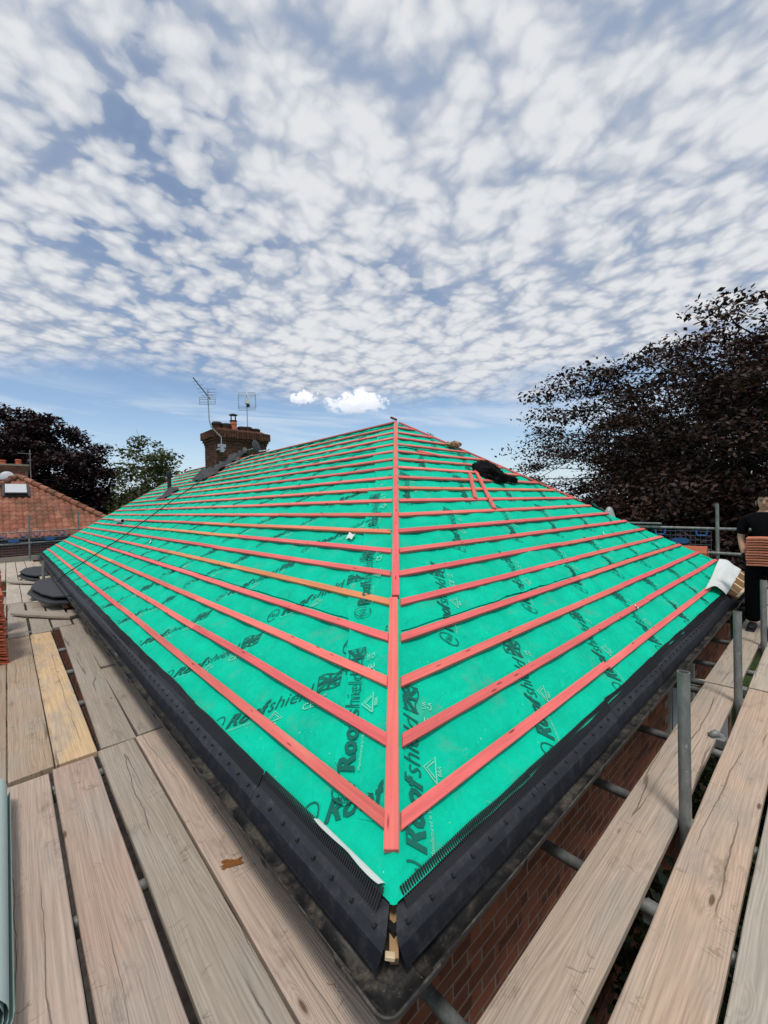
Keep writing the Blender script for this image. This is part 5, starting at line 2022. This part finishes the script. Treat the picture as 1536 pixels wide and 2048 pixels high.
# its chimney
nc = part_empty('chimney_stack', (-.7, NYE + 5, 3), nb)
cxa, cxb, cya, cyb, cz0, cz1 = -2.1, .12, NYE + 4.6, NYE + 5.4, 2.6, 4.05
mB = MB()
mB.box((cxa + .012, cya + .012, cz0), (cxb - .012, cyb, cz1 - .3))
mB.box((cxa - .06, cya - .06, cz1 - .3), (cxb + .06, cyb, cz1))
obj('core', *mB.get(), M_MORTAR, nc)
z, r = cz0 + .4, 0
while z < cz1 - .32:
    for c in range(11):
        x = cxa + .11 + c * .225 + (.11 if r % 2 else 0)
        if x > cxb - .05: continue
        inst('brick', nme, (x, cya + .05, z), nc)
    z += .075
    r += 1
for c in range(32):
    x = cxa - .05 + c * .075
    if x > cxb + .06: break
    inst('brick', sb, (x, cya - .02, cz1 - .18), nc)
    sb_ = None
for x, r_, h in ((-.20, .13, .26), (-.75, .13, .2), (-1.4, .13, .25)):
    V, F = lathe_vf([(r_, 0), (r_ * .85, .03), (r_ * .8, h * .7), (r_ * .95, h * .75), (r_ * .95, h * .85), (r_ * .8, h)], 16, (x, cya + .35, cz1))
    obj('chimney_pot', V, F, M_TERRA, nc)
ae = thing('tv_aerial', (.25, cya, 3.2), 'thin tv aerial mast beside the neighbouring chimney', 'aerial')
mB = MB()
mB.tube([(.22, cya - .05, 3.0), (.22, cya - .05, 4.75)], .02, 8)
mB.box((.10, cya - .08, 3.3), (.25, cya, 3.36))
obj('mast', *mB.get(), M_STEEL, ae)
mB = MB()
for q in range(5): rod(mB, (.22 - .02 - .09 * q, cya - .05, 4.55), (.22 - .02 - .09 * q, cya - .35 + .02 * q, 4.55), .008)
mB.tube([(.26, cya - .2, 4.55), (-.24, cya - .2, 4.55)], .012, 6)
obj('elements', *mB.get(), M_STEEL, ae)
di = thing('satellite_dish', (-.55, cya - .2, 3.1), 'pale grey satellite dish at the foot of the neighbouring chimney', 'satellite dish')
V, F = lathe_vf([(.001, .05), (.1, .045), (.2, .028), (.27, .0), (.275, -.008), (.2, .018), (.1, .035), (.001, .04)], 24)
Rm = np.array(Matrix.Rotation(R_(75), 3, 'X'))
obj('dish', V @ Rm.T + (-.62, cya - .30, 3.42), F, M_UPVC, di, smooth=True)
mB = MB()
mB.tube([(-.62, cya + .02, 3.30), (-.62, cya - .28, 3.40)], .02, 8)
obj('arm', *mB.get(), M_STEEL, di)

# ------------------------------------------------------------------ trees
def leaves(P, size, r, up_bias=.6):
    """one small four-cornered leaf per point, folded at random"""
    n = len(P)
    nrm_ = r.normal(size=(n, 3))
    nrm_[:, 2] = np.abs(nrm_[:, 2]) + up_bias
    nrm_ /= np.linalg.norm(nrm_, axis=1)[:, None]
    t1 = np.cross(nrm_, r.normal(size=(n, 3)))
    t1 /= np.linalg.norm(t1, axis=1)[:, None]
    t2 = np.cross(nrm_, t1)
    s = size * r.uniform(.45, 1.5, n)[:, None]
    V = np.stack([P - t1 * s * .55, P + t2 * s * .30 + nrm_ * s * .06, P + t1 * s * .55, P - t2 * s * .30 + nrm_ * s * .06], 1)
    return V.reshape(-1, 3), np.arange(n * 4).reshape(n, 4)


def tree(name, label, base, cc, rad, nclump, nleaf, lsize, lmat, seed, bark=None, flat=.45, csize=.75, trunk_r=.3, shell=.55, bare=0, droop=.25, cat='tree', lump=.25, group=None):
    """trunk with limbs that fork to every clump; leaves spread through flattened sprays"""
    r = np.random.default_rng(seed)
    bark = bark or M_BARK
    t = thing(name, base, label, cat, group)
    base, cc, rad = np.array(base, float), np.array(cc, float), np.array(rad, float)
    d = r.normal(size=(nclump, 3))
    d /= np.linalg.norm(d, axis=1)[:, None]
    q = r.random(nclump) ** (1 / 3)
    q = shell + (1 - shell) * q
    k = 1 + lump * vnoise(d[:, 0] * 2.3 + d[:, 2] * 1.7, d[:, 1] * 2.3 + d[:, 2], seed) + lump * .5 * vnoise(d[:, 0] * 6 + d[:, 2] * 4, d[:, 1] * 6 - d[:, 2] * 3, seed + 1)
    C = cc + d * rad * (q * k)[:, None]
    C = C[C[:, 2] > base[2] + .6]
    out = (C - cc) / rad
    # limbs
    m = MB()
    top = np.array((cc[0], cc[1], cc[2] + rad[2] * .45))
    zs = np.linspace(base[2], top[2], 9)
    wob = np.stack([.25 * vnoise(zs * .5, zs * 0, seed + 5), .25 * vnoise(zs * .5, zs * 0 + 3, seed + 6), zs * 0], 1) * (trunk_r * 2)
    tp = np.stack([base[0] + (top[0] - base[0]) * (zs - zs[0]) / (zs[-1] - zs[0]), base[1] + (top[1] - base[1]) * (zs - zs[0]) / (zs[-1] - zs[0]), zs], 1) + wob
    V, F = tube_vf([tuple(p) for p in tp], list(np.linspace(trunk_r, trunk_r * .25, 9)), 10)
    obj('trunk', V, F, bark, t, smooth=True)
    nl = min(16, len(C))
    hubs = []
    for i in range(nl):
        a = 2 * math.pi * i / nl + r.uniform(-.2, .2)
        el_ = r.uniform(-.25, .9)
        hd = np.array((math.cos(a) * math.cos(el_), math.sin(a) * math.cos(el_), math.sin(el_)))
        hub = cc + hd * rad * r.uniform(.35, .6)
        f = np.clip((hub[2] - base[2]) / (top[2] - base[2]) * .75, .15, .95)
        st = tp[int(f * 8)]
        mid = (st + hub) / 2 + np.array((0, 0, .1 * np.linalg.norm(hub - st)))
        m.tube([tuple(st), tuple(mid), tuple(hub)], [trunk_r * .38, trunk_r * .25, trunk_r * .14], 6)
        hubs.append(hub)
    hubs = np.array(hubs)
    for c in C:
        h = hubs[np.argmin(((hubs - c) ** 2).sum(1))]
        mid = (h + c) / 2 + r.normal(size=3) * .12 * np.linalg.norm(c - h) + (0, 0, .08)
        m.tube([tuple(h), tuple(mid), tuple(c)], [trunk_r * .10, trunk_r * .06, trunk_r * .025], 4, False)
    for i in range(bare):                              # leafless twigs that stick out of the crown
        o = r.integers(0, len(C))
        e = C[o] + out[o] * r.uniform(.5, 1.1) + r.normal(size=3) * .3
        m.tube([tuple(C[o]), tuple((C[o] + e) / 2 + r.normal(size=3) * .08), tuple(e)], [.02, .013, .006], 4, False)
    obj('limbs', *m.get(), bark, t)
    # leaves
    per = max(4, int(nleaf / len(C)))
    P = []
    for c, o in zip(C, out):
        n = int(per * r.uniform(.5, 1.5))
        g = r.normal(size=(n, 3))
        g /= np.linalg.norm(g, axis=1)[:, None]
        g *= (r.random(n) ** .45)[:, None] * csize * 1.75 * (.6 + .5 * r.random())
        g[:, 2] *= flat
        hd = np.array((o[0], o[1], 0.))
        along = (g[:, :2] @ hd[:2])
        g[:, :2] += np.outer(np.abs(r.normal(size=n)) * csize * .5, hd[:2])
        g[:, 2] -= droop * np.clip(along, 0, 2)
        P.append(c + g)
    P = np.vstack(P)
    V, F = leaves(P, lsize, r)
    obj('crown', V, F, lmat, t)
    return t


def at(pxx, dist, z=None, py=None):
    """ground position on the bearing of a pixel column, at a distance along the view axis"""
    d = AX @ np.array(((pxx - 768) / 824, 0, 1.0)) * dist
    return CAM[0] + d[0], CAM[1] + d[1]


GZ0 = -2.45
x, y = at(1618, 17.5)
tree('copper_beech', 'huge copper beech with dark sprays filling the right of the sky', (x, y, GZ0), (x, y, 3.5), (10.9, 10.2, 5.5), 1250, 260000, .135, M_COPPER, 6, flat=.36, csize=.66, trunk_r=.42, shell=.15, bare=0, droop=.25, lump=.20)
x, y = at(1330, 15.5)
tree('copper_hedge', 'dark copper beech hedge behind the far right guard rail', (x, y, GZ0), (x, y, .2), (4.6, 2.4, 2.4), 140, 24000, .15, M_COPPER, 8, flat=.6, csize=.6, trunk_r=.14, shell=.3, cat='hedge')
x, y = at(1600, 13.5)
tree('copper_hedge', 'dark copper beech hedge behind the man', (x, y, GZ0), (x, y, .0), (4.0, 2.2, 2.6), 120, 20000, .15, M_COPPER, 9, flat=.6, csize=.6, trunk_r=.14, shell=.3, cat='hedge')
x, y = at(-15, 26)
tree('purple_plum', 'tall dark purple tree at the left edge behind the neighbouring chimney', (x, y, GZ0), (x, y, 4.4), (3.3, 3.3, 4.6), 260, 42000, .20, M_PLUM, 21, flat=.55, csize=.55, trunk_r=.25, shell=.3, lump=.2)
x, y = at(105, 27)
tree('purple_plum', 'rounded dark purple tree behind the red roof of the neighbour', (x, y, GZ0), (x, y, 3.0), (3.1, 3.1, 4.5), 260, 42000, .20, M_PLUM, 22, flat=.55, csize=.5, trunk_r=.25, shell=.3, lump=.16)
x, y = at(292, 27)
tree('green_tree', 'loose green tree with bare twigs left of the chimney', (x, y, GZ0), (x, y, 3.0), (1.8, 1.8, 3.7), 110, 9000, .21, M_GREENL, 33, M_BARKL, flat=.6, csize=.42, trunk_r=.16, shell=.25, bare=34, lump=.3)
x, y = at(215, 30)
tree('evergreen_shrub', 'dark green bush between the purple and green trees', (x, y, GZ0), (x, y, .7), (1.7, 1.7, 2.6), 60, 8000, .20, M_DKGREEN, 35, flat=.7, csize=.5, trunk_r=.1, shell=.2, cat='bush')
x, y = at(262, 32)
tree('evergreen_shrub', 'olive green bush at the foot of the loose green tree', (x, y, GZ0), (x, y, .5), (2.2, 2.0, 2.2), 70, 8000, .20, M_GREENL, 36, flat=.7, csize=.5, trunk_r=.1, shell=.2, cat='bush')
x, y = at(378, 34)
tree('distant_conifer', 'small distant treetop just left of the chimney', (x, y, GZ0), (x, y, 1.6), (1.2, 1.2, 3.9), 60, 5000, .2, M_GREENL, 37, flat=.7, csize=.4, trunk_r=.12, shell=.2)
for i, (pxx, dist, lab) in enumerate(((-90, 48, 'far green tree beyond the left edge'), (40, 52, 'far green tree low behind the neighbouring roof'), (330, 50, 'far green tree low behind the loose green tree'))):
    x, y = at(pxx, dist)
    tree('distant_tree', lab, (x, y, GZ0), (x, y, 1.2), (6, 4, 3.4), 90, 8000, .4, M_DKGREEN, 50 + i, flat=.7, csize=1.1, trunk_r=.3, shell=.2)

# low shrubs on the ground under the right walkway, seen through the gaps
for i, (x, y, z, rx, lab) in enumerate(((1.0, -.15, -1.75, .95, 'dark ivy-like shrub below the near part of the right walkway'), (2.9, -.1, -1.75, .9, 'dark shrub below the middle of the right walkway'), (4.9, -.2, -1.8, .95, 'dark shrub below the far part of the right walkway'))):
    tree('ground_shrub', lab, (x, y - .3, GZ0), (x, y - .3, z), (rx, .55, .62), 46, 6500, .085, M_DKGREEN, 70 + i, flat=.7, csize=.2, trunk_r=.03, shell=.3, cat='shrub')
r = np.random.default_rng(4)
n = 42000
gx, gy = r.uniform(-2, 10, n), r.uniform(-2.6, .3, n)
gp = np.stack([gx, gy, np.full(n, GZ0)], 1)
hh = r.uniform(.05, .14, n)
an = r.uniform(0, 2 * math.pi, n)
dx = np.stack([np.cos(an), np.sin(an), 0 * an], 1) * .006
ln = r.normal(size=(n, 3)) * .03
ln[:, 2] = 0
V = np.stack([gp - dx, gp + dx, gp + ln + np.stack([0 * hh, 0 * hh, hh], 1)], 1).reshape(-1, 3)
obj('grass', V, np.arange(n * 3).reshape(n, 3), M_DKGREEN, label='long rough grass on the ground under the right walkway', cat='grass', kind='stuff')
